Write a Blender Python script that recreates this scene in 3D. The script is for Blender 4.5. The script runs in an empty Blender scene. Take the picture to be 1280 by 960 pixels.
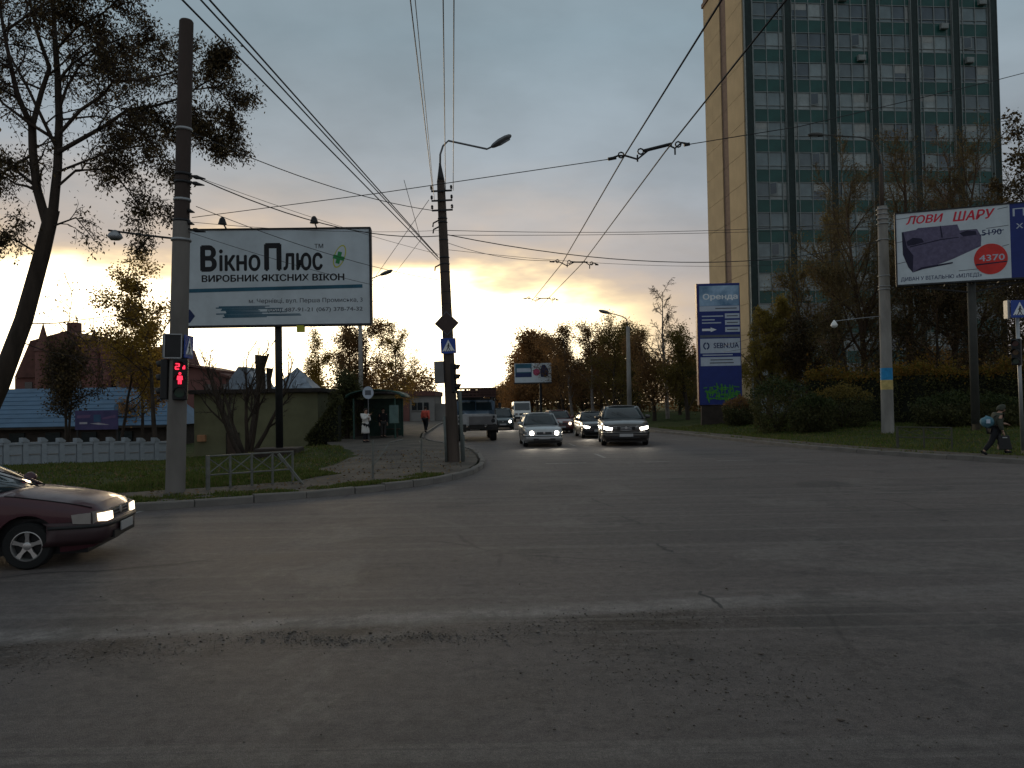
import bpy, math, random
import numpy as np
from mathutils import Vector, Matrix

R = math.radians
sc = bpy.context.scene
col = sc.collection
rnd = random.Random(7)
rng = np.random.default_rng(11)

# ------------------------------------------------------------------ camera
F, CAMZ, PITCH, ROLL = 1000.0, 1.9, R(1.46), R(1.0)
_r0 = Vector((1, 0, 0)); _u0 = Vector((0, -math.sin(PITCH), math.cos(PITCH)))
FWD = Vector((0, math.cos(PITCH), math.sin(PITCH)))
RIGHT = _r0 * math.cos(ROLL) - _u0 * math.sin(ROLL)
UP = _u0 * math.cos(ROLL) + _r0 * math.sin(ROLL)
cam_d = bpy.data.cameras.new('camera'); cam_d.sensor_width = 36; cam_d.lens = 36 * F / 1280
cam_d.clip_end = 3000; cam_d.clip_start = 0.05
cam = bpy.data.objects.new('camera', cam_d); col.objects.link(cam)
mw = Matrix((RIGHT, UP, -FWD)).transposed().to_4x4(); mw.translation = (0, 0, CAMZ)
cam.matrix_world = mw
sc.camera = cam

# ------------------------------------------------------------------ world, sun, exposure
SUN_AZ, SUN_EL = R(-16), R(6)
world = bpy.data.worlds.new('World'); sc.world = world; world.use_nodes = True
wn = world.node_tree; wn.nodes.clear()
def N(t, kind, **kw):
    n = t.nodes.new(kind)
    for k, v in kw.items():
        if k == 'inp':
            for i, x in v.items(): n.inputs[i].default_value = x
        else: setattr(n, k, v)
    return n
def L(t, a, b): t.links.new(a, b)
def math_n(t, op, a, b=None, clamp=False, c=None):
    n = N(t, 'ShaderNodeMath', operation=op, use_clamp=clamp)
    for i, x in enumerate((a, b, c)):
        if x is None: continue
        if isinstance(x, (int, float)): n.inputs[i].default_value = x
        else: L(t, x, n.inputs[i])
    return n.outputs[0]
def smooth_n(t, x, lo, hi):
    n = N(t, 'ShaderNodeMapRange', interpolation_type='SMOOTHSTEP')
    L(t, x, n.inputs[0]); n.inputs[1].default_value = lo; n.inputs[2].default_value = hi
    return n.outputs[0]
def ramp_n(t, x, stops, interp='LINEAR'):
    n = N(t, 'ShaderNodeValToRGB'); e = n.color_ramp.elements; n.color_ramp.interpolation = interp
    while len(e) < len(stops): e.new(0.5)
    for i, (p, c) in enumerate(stops): e[i].position = p; e[i].color = (*c, 1)
    if x is not None: L(t, x, n.inputs[0])
    return n.outputs[0]
def mix_n(t, fac, a, b, mode='MIX'):
    n = N(t, 'ShaderNodeMix', data_type='RGBA', blend_type=mode)
    for sock, x in ((n.inputs[0], fac), (n.inputs[6], a), (n.inputs[7], b)):
        if isinstance(x, (int, float)): sock.default_value = x
        elif isinstance(x, tuple): sock.default_value = (*x, 1)
        else: L(t, x, sock)
    return n.outputs[2]
tc = N(wn, 'ShaderNodeTexCoord'); sp = N(wn, 'ShaderNodeSeparateXYZ'); L(wn, tc.outputs['Generated'], sp.inputs[0])
dx, dy, dz = sp.outputs
dzc = math_n(wn, 'MAXIMUM', dz, 0.0)
den = math_n(wn, 'ADD', dzc, 0.13)
cv = N(wn, 'ShaderNodeCombineXYZ')
L(wn, math_n(wn, 'DIVIDE', dx, den), cv.inputs[0]); L(wn, math_n(wn, 'DIVIDE', dy, den), cv.inputs[1])
cl1 = N(wn, 'ShaderNodeTexNoise', inp={'Scale': 0.62, 'Detail': 7.0, 'Roughness': 0.52, 'Distortion': 0.3}); L(wn, cv.outputs[0], cl1.inputs['Vector'])
cl2 = N(wn, 'ShaderNodeTexNoise', inp={'Scale': 1.7, 'Detail': 6.0, 'Roughness': 0.55}); L(wn, cv.outputs[0], cl2.inputs['Vector'])
sv = N(wn, 'ShaderNodeMapping'); sv.inputs['Scale'].default_value = (3.2, 3.2, 11.0); L(wn, tc.outputs['Generated'], sv.inputs[0])
cl3 = N(wn, 'ShaderNodeTexNoise', inp={'Scale': 1.3, 'Detail': 5.0, 'Roughness': 0.55}); L(wn, sv.outputs[0], cl3.inputs['Vector'])
hv = N(wn, 'ShaderNodeCombineXYZ'); L(wn, dx, hv.inputs[0]); L(wn, dy, hv.inputs[1])
hn = N(wn, 'ShaderNodeVectorMath', operation='NORMALIZE'); L(wn, hv.outputs[0], hn.inputs[0])
hd = N(wn, 'ShaderNodeVectorMath', operation='DOT_PRODUCT'); L(wn, hn.outputs[0], hd.inputs[0])
hd.inputs[1].default_value = (math.sin(SUN_AZ), math.cos(SUN_AZ), 0)
azd = hd.outputs['Value']
over = ramp_n(wn, dz, [(0.0, (.40, .36, .345)), (.10, (.38, .36, .37)), (.24, (.305, .338, .375)), (.42, (.225, .295, .342)), (1.0, (.265, .29, .305))])
cm = math_n(wn, 'ADD', math_n(wn, 'MULTIPLY', cl1.outputs[0], 1.35), math_n(wn, 'MULTIPLY', cl2.outputs[0], .60))
cm = math_n(wn, 'ADD', cm, 0.04)
over = mix_n(wn, 1.0, over, cm, 'MULTIPLY')
# break between the cloud deck and the horizon, where the low sun lights the air
edge = math_n(wn, 'ADD', dz, math_n(wn, 'MULTIPLY', math_n(wn, 'SUBTRACT', cl3.outputs[0], 0.5), 0.17))
edge = math_n(wn, 'ADD', edge, math_n(wn, 'MULTIPLY', math_n(wn, 'SUBTRACT', cl2.outputs[0], 0.5), 0.06))
gz = smooth_n(wn, azd, 0.84, 0.965)
edge = math_n(wn, 'SUBTRACT', edge, math_n(wn, 'MULTIPLY', gz, 0.055))
gm = math_n(wn, 'SUBTRACT', 1.0, smooth_n(wn, edge, 0.060, 0.168))
gm = math_n(wn, 'MULTIPLY', gm, gz)
halo = math_n(wn, 'MULTIPLY', math_n(wn, 'SUBTRACT', 1.0, smooth_n(wn, edge, 0.03, 0.26)), smooth_n(wn, azd, 0.70, 1.0))
over = mix_n(wn, math_n(wn, 'MULTIPLY', halo, .75), over, (.78, .60, .45))
glow = ramp_n(wn, gm, [(0.0, (.60, .46, .36)), (.25, (.92, .66, .36)), (.55, (1.7, 1.28, .66)), (.92, (3.2, 2.65, 1.75))])
skyc = mix_n(wn, math_n(wn, 'MULTIPLY', gm, 1.0, True), over, glow)
sky = N(wn, 'ShaderNodeTexSky', sky_type='NISHITA', sun_disc=False, sun_elevation=SUN_EL, sun_rotation=SUN_AZ)
bg1 = N(wn, 'ShaderNodeBackground'); L(wn, sky.outputs[0], bg1.inputs[0]); bg1.inputs[1].default_value = 0.05
bg2 = N(wn, 'ShaderNodeBackground'); L(wn, skyc, bg2.inputs[0]); bg2.inputs[1].default_value = 1.0
mx = N(wn, 'ShaderNodeMixShader'); mx.inputs[0].default_value = 0.93
L(wn, bg1.outputs[0], mx.inputs[1]); L(wn, bg2.outputs[0], mx.inputs[2])
wo = N(wn, 'ShaderNodeOutputWorld'); L(wn, mx.outputs[0], wo.inputs[0])

sun_d = bpy.data.lights.new('sun', 'SUN'); sun_d.energy = 0.6; sun_d.angle = R(14); sun_d.color = (1, .76, .48)
sun = bpy.data.objects.new('sun', sun_d); col.objects.link(sun)
sd = Vector((math.sin(SUN_AZ) * math.cos(SUN_EL), math.cos(SUN_AZ) * math.cos(SUN_EL), math.sin(SUN_EL)))
sun.rotation_euler = (-sd).to_track_quat('-Z', 'Y').to_euler()

vs = sc.view_settings
vs.view_transform = 'Standard'; vs.look = 'None'; vs.exposure = 0.22; vs.gamma = 1.0; vs.use_curve_mapping = False
sc.render.engine = 'CYCLES'
cy = sc.cycles
cy.use_denoising = True; cy.max_bounces = 5; cy.diffuse_bounces = 3; cy.glossy_bounces = 3
cy.transparent_max_bounces = 8; cy.transmission_bounces = 4
try: cy.denoiser = 'OPENIMAGEDENOISE'
except Exception: pass

# ------------------------------------------------------------------ helpers
def hor(px): return 480 + F * math.tan(PITCH) - (px - 640) * math.tan(ROLL)
def at(px, py, Y):
    d = FWD + RIGHT * ((px - 640) / F) + UP * ((480 - py) / F)
    return Vector((0, 0, CAMZ)) + d * (Y / d.y)
def gp(px, py, z=0.0):
    d = FWD + RIGHT * ((px - 640) / F) + UP * ((480 - py) / F)
    return Vector((0, 0, CAMZ)) + d * ((z - CAMZ) / d.z)

MATS = {}
def M(name, c, rough=.75, metal=0.0, var=.18, scale=2.5, bump=0.0, bscale=30.0, spec=.35, coat=0.0, emit=0.0, c2=None, detail=4.0, stretch=None):
    m = bpy.data.materials.new(name); m.use_nodes = True; t = m.node_tree
    b = t.nodes['Principled BSDF']
    b.inputs['Roughness'].default_value = rough; b.inputs['Metallic'].default_value = metal
    b.inputs['Specular IOR Level'].default_value = spec; b.inputs['Coat Weight'].default_value = coat
    co = N(t, 'ShaderNodeTexCoord').outputs['Object']
    if stretch:
        mp = N(t, 'ShaderNodeMapping'); mp.inputs['Scale'].default_value = stretch; L(t, co, mp.inputs[0]); co = mp.outputs[0]
    n = N(t, 'ShaderNodeTexNoise', inp={'Scale': scale, 'Detail': detail, 'Roughness': .6}); L(t, co, n.inputs['Vector'])
    lo = tuple(max(0, x * (1 - var)) for x in c); hi = tuple(min(1, x * (1 + var)) for x in (c2 or c))
    cr = ramp_n(t, n.outputs[0], [(.3, lo), (.7, hi)])
    L(t, cr, b.inputs['Base Color'])
    if emit:
        b.inputs['Emission Color'].default_value = (*c, 1); b.inputs['Emission Strength'].default_value = emit
    if bump:
        n2 = N(t, 'ShaderNodeTexNoise', inp={'Scale': bscale, 'Detail': 3.0}); L(t, co, n2.inputs['Vector'])
        bp = N(t, 'ShaderNodeBump', inp={'Strength': bump, 'Distance': .02}); L(t, n2.outputs[0], bp.inputs['Height']); L(t, bp.outputs[0], b.inputs['Normal'])
    MATS[name] = m
    return m
def leaf_mat(name, cols, trans=.3, rough=.75):
    m = bpy.data.materials.new(name); m.use_nodes = True; t = m.node_tree; t.nodes.clear()
    g = N(t, 'ShaderNodeNewGeometry')
    k = len(cols)
    c = ramp_n(t, g.outputs['Random Per Island'], [(i / max(1, k - 1), x) for i, x in enumerate(cols)])
    b = N(t, 'ShaderNodeBsdfPrincipled'); L(t, c, b.inputs['Base Color']); b.inputs['Roughness'].default_value = rough; b.inputs['Specular IOR Level'].default_value = .2
    tr = N(t, 'ShaderNodeBsdfTranslucent'); L(t, c, tr.inputs[0])
    mx = N(t, 'ShaderNodeMixShader'); mx.inputs[0].default_value = trans
    L(t, b.outputs[0], mx.inputs[1]); L(t, tr.outputs[0], mx.inputs[2])
    o = N(t, 'ShaderNodeOutputMaterial'); L(t, mx.outputs[0], o.inputs[0])
    MATS[name] = m
    return m

def tag(o, label=None, cat=None, group=None, kind=None):
    if label: o['label'] = label
    if cat: o['category'] = cat
    if group: o['group'] = group
    if kind: o['kind'] = kind
    return o
def thing(name, label, cat, loc=(0, 0, 0), rz=0.0, group=None, rot=None):
    o = bpy.data.objects.new(name, None); col.objects.link(o)
    o.empty_display_size = .2
    o.location = loc; o.rotation_euler = rot if rot else (0, 0, rz)
    return tag(o, label, cat, group)
def link(name, me, parent=None, mats=None):
    o = bpy.data.objects.new(name, me); col.objects.link(o)
    if parent: o.parent = parent
    return o
def copy_tree(o, parent=None):
    c = o.copy(); col.objects.link(c); c.parent = parent
    for ch in list(o.children): copy_tree(ch, c)
    return c
def mlist(m): return [MATS[x] if isinstance(x, str) else x for x in (m if isinstance(m, (list, tuple)) else [m])]

class MB:
    def __init__(s): s.v = []; s.f = []; s.m = []
    def add(s, vs, fs, mat=0):
        o = len(s.v); s.v += [tuple(x) for x in vs]
        for f in fs: s.f.append([o + i for i in f]); s.m.append(mat)
        return s
    def box(s, c, d, rz=0.0, mat=0, mtx=None):
        x, y, z = d[0] / 2, d[1] / 2, d[2] / 2
        pts = [Vector((a * x, b * y, e * z)) for e in (-1, 1) for a, b in ((-1, -1), (1, -1), (1, 1), (-1, 1))]
        m = mtx if mtx else Matrix.Rotation(rz, 3, 'Z')
        c = Vector(c)
        return s.add([m @ p + c for p in pts], [(3, 2, 1, 0), (4, 5, 6, 7), (0, 1, 5, 4), (1, 2, 6, 5), (2, 3, 7, 6), (3, 0, 4, 7)], mat)
    def bar(s, p, q, w, h=None, mat=0, up=(0, 0, 1)):
        p, q = Vector(p), Vector(q); d = q - p; l = d.length; d.normalize(); up = Vector(up)
        if abs(d.dot(up)) > .98: up = Vector((0, 1, 0))
        a = d.cross(up).normalized(); b = a.cross(d)
        return s.box((p + q) / 2, (w, l, h or w), mat=mat, mtx=Matrix((a, d, b)).transposed())
    def tube(s, pts, rad, n=8, mat=0, cap=True):
        pts = [Vector(p) for p in pts]; k = len(pts)
        if isinstance(rad, (int, float)): rad = [rad] * k
        rings = []; a = None
        for i in range(k):
            d = (pts[min(i + 1, k - 1)] - pts[max(i - 1, 0)]).normalized()
            if a is None:
                a = d.cross(Vector((0, 0, 1)))
                if a.length < .05: a = d.cross(Vector((0, 1, 0)))
            a = (a - d * a.dot(d)).normalized(); b = d.cross(a)
            rings.append([pts[i] + (a * math.cos(2 * math.pi * j / n) + b * math.sin(2 * math.pi * j / n)) * rad[i] for j in range(n)])
        vs = [p for r in rings for p in r]
        fs = [(i * n + j, i * n + (j + 1) % n, (i + 1) * n + (j + 1) % n, (i + 1) * n + j) for i in range(k - 1) for j in range(n)]
        if cap: fs += [tuple(range(n - 1, -1, -1)), tuple((k - 1) * n + j for j in range(n))]
        return s.add(vs, fs, mat)
    def lathe(s, prof, n=16, c=(0, 0, 0), mtx=None, mat=0, cap=True):
        c = Vector(c); vs = []
        for r, z in prof:
            for j in range(n):
                p = Vector((r * math.cos(2 * math.pi * j / n), r * math.sin(2 * math.pi * j / n), z))
                vs.append((mtx @ p if mtx else p) + c)
        k = len(prof)
        fs = [(i * n + j, i * n + (j + 1) % n, (i + 1) * n + (j + 1) % n, (i + 1) * n + j) for i in range(k - 1) for j in range(n)]
        if cap and prof[0][0] > 1e-4: fs.append(tuple(range(n - 1, -1, -1)))
        if cap and prof[-1][0] > 1e-4: fs.append(tuple((k - 1) * n + j for j in range(n)))
        return s.add(vs, fs, mat)
    def prism(s, poly, y0, y1, mat=0, plane='xz'):
        k = len(poly)
        def pt(a, b, y): return (a, y, b) if plane == 'xz' else ((a, b, y) if plane == 'xy' else (y, a, b))
        vs = [pt(a, b, y0) for a, b in poly] + [pt(a, b, y1) for a, b in poly]
        fs = [tuple(range(k)), tuple(range(2 * k - 1, k - 1, -1))] + [(i, i + k, (i + 1) % k + k, (i + 1) % k) for i in range(k)]
        return s.add(vs, fs, mat)
    def grid(s, rows, mat=0):
        n = len(rows[0]); vs = [p for r in rows for p in r]
        return s.add(vs, [(i * n + j, i * n + j + 1, (i + 1) * n + j + 1, (i + 1) * n + j) for i in range(len(rows) - 1) for j in range(n - 1)], mat)
    def build(s, name, mats, parent=None, smooth=False, bevel=0.0, solid=0.0, fix=True, angle=None):
        me = bpy.data.meshes.new(name); me.from_pydata(s.v, [], s.f)
        for m in mlist(mats): me.materials.append(m)
        if len(me.materials) > 1: me.polygons.foreach_set('material_index', s.m)
        if fix:
            import bmesh
            bm = bmesh.new(); bm.from_mesh(me); bmesh.ops.recalc_face_normals(bm, faces=bm.faces); bm.to_mesh(me); bm.free()
        if smooth:
            me.polygons.foreach_set('use_smooth', [True] * len(me.polygons))
            if angle:
                try: me.set_sharp_from_angle(angle=R(angle))
                except Exception: pass
        me.update()
        o = link(name, me, parent)
        if bevel:
            b = o.modifiers.new('bevel', 'BEVEL'); b.width = bevel; b.segments = 2; b.limit_method = 'ANGLE'
        if solid:
            b = o.modifiers.new('solid', 'SOLIDIFY'); b.thickness = solid; b.offset = 0
        return o
def structure(o): o['kind'] = 'structure'; return o

def fast_mesh(name, V, Q, mats, mi=None, smooth=False):
    V = np.asarray(V, np.float32); Q = np.asarray(Q, np.int32); k = Q.shape[1]
    me = bpy.data.meshes.new(name)
    me.vertices.add(len(V)); me.vertices.foreach_set('co', V.ravel())
    me.loops.add(Q.size); me.loops.foreach_set('vertex_index', Q.ravel())
    me.polygons.add(len(Q)); me.polygons.foreach_set('loop_start', np.arange(len(Q), dtype=np.int32) * k)
    for m in mlist(mats): me.materials.append(m)
    if mi is not None: me.polygons.foreach_set('material_index', np.asarray(mi, np.int32))
    if smooth: me.polygons.foreach_set('use_smooth', np.ones(len(Q), bool))
    me.update(calc_edges=True)
    return me

TXT = {}
def text(parent, body, x0, x1, z0, z1, y, mat, name='lettering', bold=0.0, shear=0.0):
    """flat lettering in the parent's xz plane (facing -y), fitted into the box"""
    c = bpy.data.curves.new('txt', 'FONT'); c.body = body.replace('н', 'п'); c.shear = shear; c.resolution_u = 3
    o = bpy.data.objects.new('txt', c); col.objects.link(o)
    dg = bpy.context.evaluated_depsgraph_get()
    me = bpy.data.meshes.new_from_object(o.evaluated_get(dg))
    bpy.data.objects.remove(o)
    if 'н' in body:      # the letter is drawn here: two stems and a bar
        import bmesh
        bm = bmesh.new(); bm.from_mesh(me); seen = set()
        for v0 in list(bm.verts):
            if v0 in seen or not v0.is_valid: continue
            isl, st_ = [], [v0]; seen.add(v0)
            while st_:
                q = st_.pop(); isl.append(q)
                for e in q.link_edges:
                    w_ = e.other_vert(q)
                    if w_ not in seen: seen.add(w_); st_.append(w_)
            xs_ = [q.co.x for q in isl]; ys_ = [q.co.y for q in isl]
            if len(isl) == 8 and .5 < max(ys_) - min(ys_) < .58:
                x0_, x1_, y0_ = min(xs_), max(xs_), min(ys_)
                bmesh.ops.delete(bm, geom=isl, context='VERTS')
                for a_, b_, c_, d_ in ((x0_, x0_ + .085, 0, .54), (x1_ - .085, x1_, 0, .54), (x0_ + .085, x1_ - .085, .235, .315)):
                    f_ = [bm.verts.new((u, y0_ + w_, 0)) for u, w_ in ((a_, c_), (b_, c_), (b_, d_), (a_, d_))]; seen.update(f_); bm.faces.new(f_)
        bm.to_mesh(me); bm.free()
    if bold:
        import bmesh
        bm = bmesh.new(); bm.from_mesh(me); src = me.copy()
        for k, (ox, oy) in enumerate(((bold, 0), (-bold, 0), (0, bold * .7), (0, -bold * .7))):
            c2 = src.copy(); c2.transform(Matrix.Translation((ox, oy, .02 * (k + 1)))); bm.from_mesh(c2)
        bm.to_mesh(me); bm.free()
    n = len(me.vertices); a = np.empty(n * 3, np.float32); me.vertices.foreach_get('co', a); a = a.reshape(-1, 3)
    mn, mx_ = a.min(0), a.max(0); s = np.maximum(mx_ - mn, 1e-5)
    b = np.empty_like(a); b[:, 0] = x0 + (a[:, 0] - mn[0]) / s[0] * (x1 - x0); b[:, 2] = z0 + (a[:, 1] - mn[1]) / s[1] * (z1 - z0); b[:, 1] = y - a[:, 2] * .02
    me.vertices.foreach_set('co', b.ravel()); me.materials.clear(); me.materials.append(mlist(mat)[0]); me.name = name; me.update()
    return link(name, me, parent)
def flat(parent, name, poly, y, mat, th=.003):
    m = MB(); m.prism(poly, y, y + th); return m.build(name, mat, parent)
def rect(x0, x1, z0, z1): return [(x0, z0), (x1, z0), (x1, z1), (x0, z1)]
def disc(cx, cz, rx, rz, n=24, rot=0): 
    return [(cx + rx * math.cos(a) * math.cos(rot) - rz * math.sin(a) * math.sin(rot), cz + rx * math.cos(a) * math.sin(rot) + rz * math.sin(a) * math.cos(rot)) for a in (2 * math.pi * i / n for i in range(n))]
# ------------------------------------------------------------------ materials
M('concrete', (.27, .255, .235), .85, var=.25, scale=3, bump=.3, bscale=45)
M('pole_concrete', (.25, .235, .215), .88, var=.3, scale=1.6, bump=.35, bscale=30, stretch=(1, 1, .35))
M('old_pole', (.075, .056, .045), .9, var=.35, scale=1.4, bump=.35, bscale=30, stretch=(1.5, 1.5, .4))
M('kerb_concrete', (.17, .155, .14), .88, var=.3, scale=1.2, bump=.4, bscale=35)
M('grey_metal', (.16, .165, .17), .5, .6, var=.15)
M('galvanised', (.34, .35, .36), .5, .7, var=.15)
M('dark_metal', (.03, .03, .032), .5, .4, var=.2)
M('black', (.012, .012, .013), .55, var=.2)
M('wire_black', (.015, .015, .016), .6)
M('rail_paint', (.135, .135, .12), .65, var=.3, scale=5)
M('white_paint', (.62, .62, .60), .6, var=.1)
M('sign_white', (.74, .76, .78), .45, var=.05)
M('sign_blue', (.018, .06, .30), .4, var=.1)
M('print_white', (.57, .63, .67), .55, var=.12, scale=1.1, bump=.5, bscale=2.2, detail=8)
M('print_black', (.012, .012, .015), .6, var=.05)
M('print_teal', (.025, .105, .16), .6, var=.25, scale=1.2)
M('print_navy', (.02, .035, .11), .6, var=.1)
M('print_grey', (.10, .11, .13), .6, var=.1)
M('print_lime', (.50, .50, .05), .6)
M('print_green', (.03, .25, .07), .6)
M('print_red', (.62, .02, .05), .55)
M('print_redbright', (.62, .035, .03), .55)
M('sofa_violet', (.115, .10, .17), .7, var=.25, scale=6)
M('sofa_dark', (.02, .018, .045), .7)
M('panel_blue', (.012, .028, .17), .5, var=.1)
M('panel_light', (.45, .50, .58), .5, var=.08)
M('panel_sky', (.09, .22, .38), .5, c2=(.30, .42, .55), var=.3, scale=.9)
M('graffiti', (.05, .22, .03), .7, var=.3, scale=5)
M('rubber', (.012, .012, .012), .85, var=.15)
M('alloy', (.42, .41, .40), .35, .8, var=.1)
M('plate_white', (.36, .36, .36), .5, var=.05)  # white dimmed, the shade on the plates put into the colour
M('skin', (.42, .25, .18), .6, var=.08)
M('bark', (.045, .033, .025), .95, var=.4, scale=5, bump=.6, bscale=25, stretch=(1, 1, .3))
M('bark_warm', (.075, .048, .03), .95, var=.4, scale=5)
M('bark_birch', (.34, .31, .28), .85, c2=(.10, .08, .07), var=.2, scale=2.2)
M('twig', (.05, .035, .027), .95, var=.3, scale=2)
M('twig_brown', (.15, .09, .052), .95, var=.35, scale=.7)
M('twig_olive', (.14, .10, .045), .95, var=.35, scale=.7)
leaf_mat('leaf_dark', [(.035, .027, .016), (.055, .042, .022), (.09, .064, .03), (.13, .09, .036)], .28)
leaf_mat('leaf_dull', [(.075, .06, .03), (.11, .086, .04), (.15, .112, .048), (.09, .068, .034)], .45)
leaf_mat('leaf_yellow', [(.15, .09, .022), (.30, .19, .04), (.45, .29, .055), (.20, .125, .03)], .5)
leaf_mat('leaf_brown', [(.15, .088, .042), (.24, .135, .056), (.30, .17, .065), (.13, .085, .045)], .55)
leaf_mat('leaf_orange', [(.22, .12, .055), (.33, .175, .065), (.18, .105, .05)], .5)
leaf_mat('leaf_olive', [(.09, .07, .022), (.15, .115, .03), (.21, .155, .04), (.11, .08, .025)], .5)
leaf_mat('leaf_green', [(.02, .032, .012), (.035, .05, .016), (.06, .072, .02), (.025, .036, .014)], .22)
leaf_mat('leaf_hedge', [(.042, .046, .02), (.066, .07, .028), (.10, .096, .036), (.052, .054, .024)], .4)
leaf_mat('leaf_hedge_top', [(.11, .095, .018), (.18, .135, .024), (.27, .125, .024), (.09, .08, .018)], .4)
leaf_mat('grass_blade', [(.055, .085, .016), (.085, .12, .022), (.12, .135, .034), (.14, .115, .05)], .35)
leaf_mat('needle', [(.012, .022, .012), (.02, .034, .017), (.028, .04, .02)], .12)
leaf_mat('litter', [(.16, .09, .03), (.10, .055, .022), (.22, .14, .04)], .1)
leaf_mat('stone', [(.075, .060, .050), (.11, .092, .078), (.19, .17, .15), (.085, .07, .058)], 0.0)

def asphalt():
    m = bpy.data.materials.new('asphalt'); m.use_nodes = True; t = m.node_tree; b = t.nodes['Principled BSDF']
    co = N(t, 'ShaderNodeTexCoord').outputs['Object']
    s = N(t, 'ShaderNodeSeparateXYZ'); L(t, co, s.inputs[0]); x, y, _ = s.outputs
    def noise(scale, detail=5, rough=.6, vec=co, dist=0.0):
        n = N(t, 'ShaderNodeTexNoise', inp={'Scale': scale, 'Detail': detail, 'Roughness': rough, 'Distortion': dist}); L(t, vec, n.inputs['Vector']); return n.outputs[0]
    big = noise(.16); mid = noise(.8, 6, .65); fine = noise(9, 4, .7); grain = noise(140, 2, .6)
    # tyre-polished streaks along the turning directions
    mp = N(t, 'ShaderNodeMapping'); mp.inputs['Rotation'].default_value = (0, 0, R(-9)); mp.inputs['Scale'].default_value = (.10, 1.3, 1); L(t, co, mp.inputs[0])
    streak = noise(1.0, 5, .55, mp.outputs[0])
    c = ramp_n(t, mid, [(.3, (.092, .081, .077)), (.7, (.126, .110, .104))])
    c = mix_n(t, math_n(t, 'MULTIPLY', smooth_n(t, streak, .42, .66), .55), c, (.074, .066, .064))
    c = mix_n(t, math_n(t, 'MULTIPLY', smooth_n(t, big, .45, .68), .5), c, (.135, .115, .106))
    # worn band of dust and dirt across the junction
    wob = math_n(t, 'MULTIPLY', math_n(t, 'SUBTRACT', mid, .5), .8)
    band = math_n(t, 'SUBTRACT', math_n(t, 'SUBTRACT', y, math_n(t, 'MULTIPLY', x, .12)), 7.25)
    bandw = math_n(t, 'ADD', band, math_n(t, 'MULTIPLY', wob, .35))
    dust = math_n(t, 'MULTIPLY', smooth_n(t, bandw, -.25, .10), math_n(t, 'SUBTRACT', 1.0, smooth_n(t, bandw, .18, .42)))
    fx = math_n(t, 'SUBTRACT', 1.0, smooth_n(t, x, 1.4, 3.9))
    dust = math_n(t, 'MULTIPLY', dust, math_n(t, 'ADD', math_n(t, 'MULTIPLY', fx, .6), .28))
    c = mix_n(t, math_n(t, 'MULTIPLY', math_n(t, 'MULTIPLY', dust, smooth_n(t, noise(2.2, 6, .7), .28, .55)), .9), c, (.235, .222, .21))
    dirt = math_n(t, 'MULTIPLY', smooth_n(t, bandw, -1.1, -.45), math_n(t, 'SUBTRACT', 1.0, smooth_n(t, bandw, -.2, .03)))
    dirt = math_n(t, 'MULTIPLY', math_n(t, 'MULTIPLY', dirt, fx), smooth_n(t, math_n(t, 'ADD', math_n(t, 'MULTIPLY', noise(28, 4, .75), .5), math_n(t, 'MULTIPLY', mid, .5)), .43, .57))
    c = mix_n(t, math_n(t, 'MULTIPLY', dirt, .95), c, (.036, .028, .022))
    d2 = math_n(t, 'MULTIPLY', smooth_n(t, noise(.9, 6, .7), .46, .62), smooth_n(t, noise(22, 4, .75), .42, .58))
    d2 = math_n(t, 'MULTIPLY', d2, math_n(t, 'MULTIPLY', smooth_n(t, bandw, -3.2, -1.6), math_n(t, 'SUBTRACT', 1.0, smooth_n(t, bandw, -.9, -.3))))
    d2 = math_n(t, 'MULTIPLY', d2, math_n(t, 'MULTIPLY', smooth_n(t, x, -1.0, .6), math_n(t, 'SUBTRACT', 1.0, smooth_n(t, x, 2.2, 3.8))))
    c = mix_n(t, math_n(t, 'MULTIPLY', d2, .8), c, (.045, .037, .030))
    near = math_n(t, 'SUBTRACT', 1.0, smooth_n(t, bandw, -1.6, -.3))
    c = mix_n(t, math_n(t, 'MULTIPLY', near, .22), c, (.07, .066, .062))
    # old repairs, oil drips and scuffed, polished lanes
    stain = noise(.45, 7, .7, dist=.6); c = mix_n(t, math_n(t, 'MULTIPLY', smooth_n(t, stain, .54, .62), .6), c, (.055, .052, .050))
    pale = noise(.33, 8, .72, dist=1.2); c = mix_n(t, math_n(t, 'MULTIPLY', smooth_n(t, pale, .53, .63), .55), c, (.16, .147, .135))
    mp2 = N(t, 'ShaderNodeMapping'); mp2.inputs['Rotation'].default_value = (0, 0, R(-6)); mp2.inputs['Scale'].default_value = (.05, 2.6, 1); L(t, co, mp2.inputs[0])
    st2 = noise(1.0, 6, .65, mp2.outputs[0]); c = mix_n(t, math_n(t, 'MULTIPLY', smooth_n(t, st2, .52, .60), .5), c, (.15, .138, .128))
    drip = noise(3.1, 3, .5); c = mix_n(t, math_n(t, 'MULTIPLY', smooth_n(t, drip, .68, .74), .5), c, (.035, .033, .031))
    # cracks
    vo = N(t, 'ShaderNodeTexVoronoi', feature='DISTANCE_TO_EDGE', inp={'Scale': .33}); 
    wv = N(t, 'ShaderNodeMix', data_type='VECTOR'); wv.inputs[0].default_value = .12
    nz = N(t, 'ShaderNodeTexNoise', inp={'Scale': 1.4, 'Detail': 5.0}); L(t, co, nz.inputs['Vector'])
    L(t, co, wv.inputs[4]); L(t, nz.outputs['Color'], wv.inputs[5]); L(t, wv.outputs[1], vo.inputs['Vector'])
    crack = math_n(t, 'MULTIPLY', math_n(t, 'SUBTRACT', 1.0, smooth_n(t, vo.outputs[0], .0, .012)), smooth_n(t, big, .5, .6))
    c = mix_n(t, math_n(t, 'MULTIPLY', crack, .5), c, (.025, .024, .023))
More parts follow.
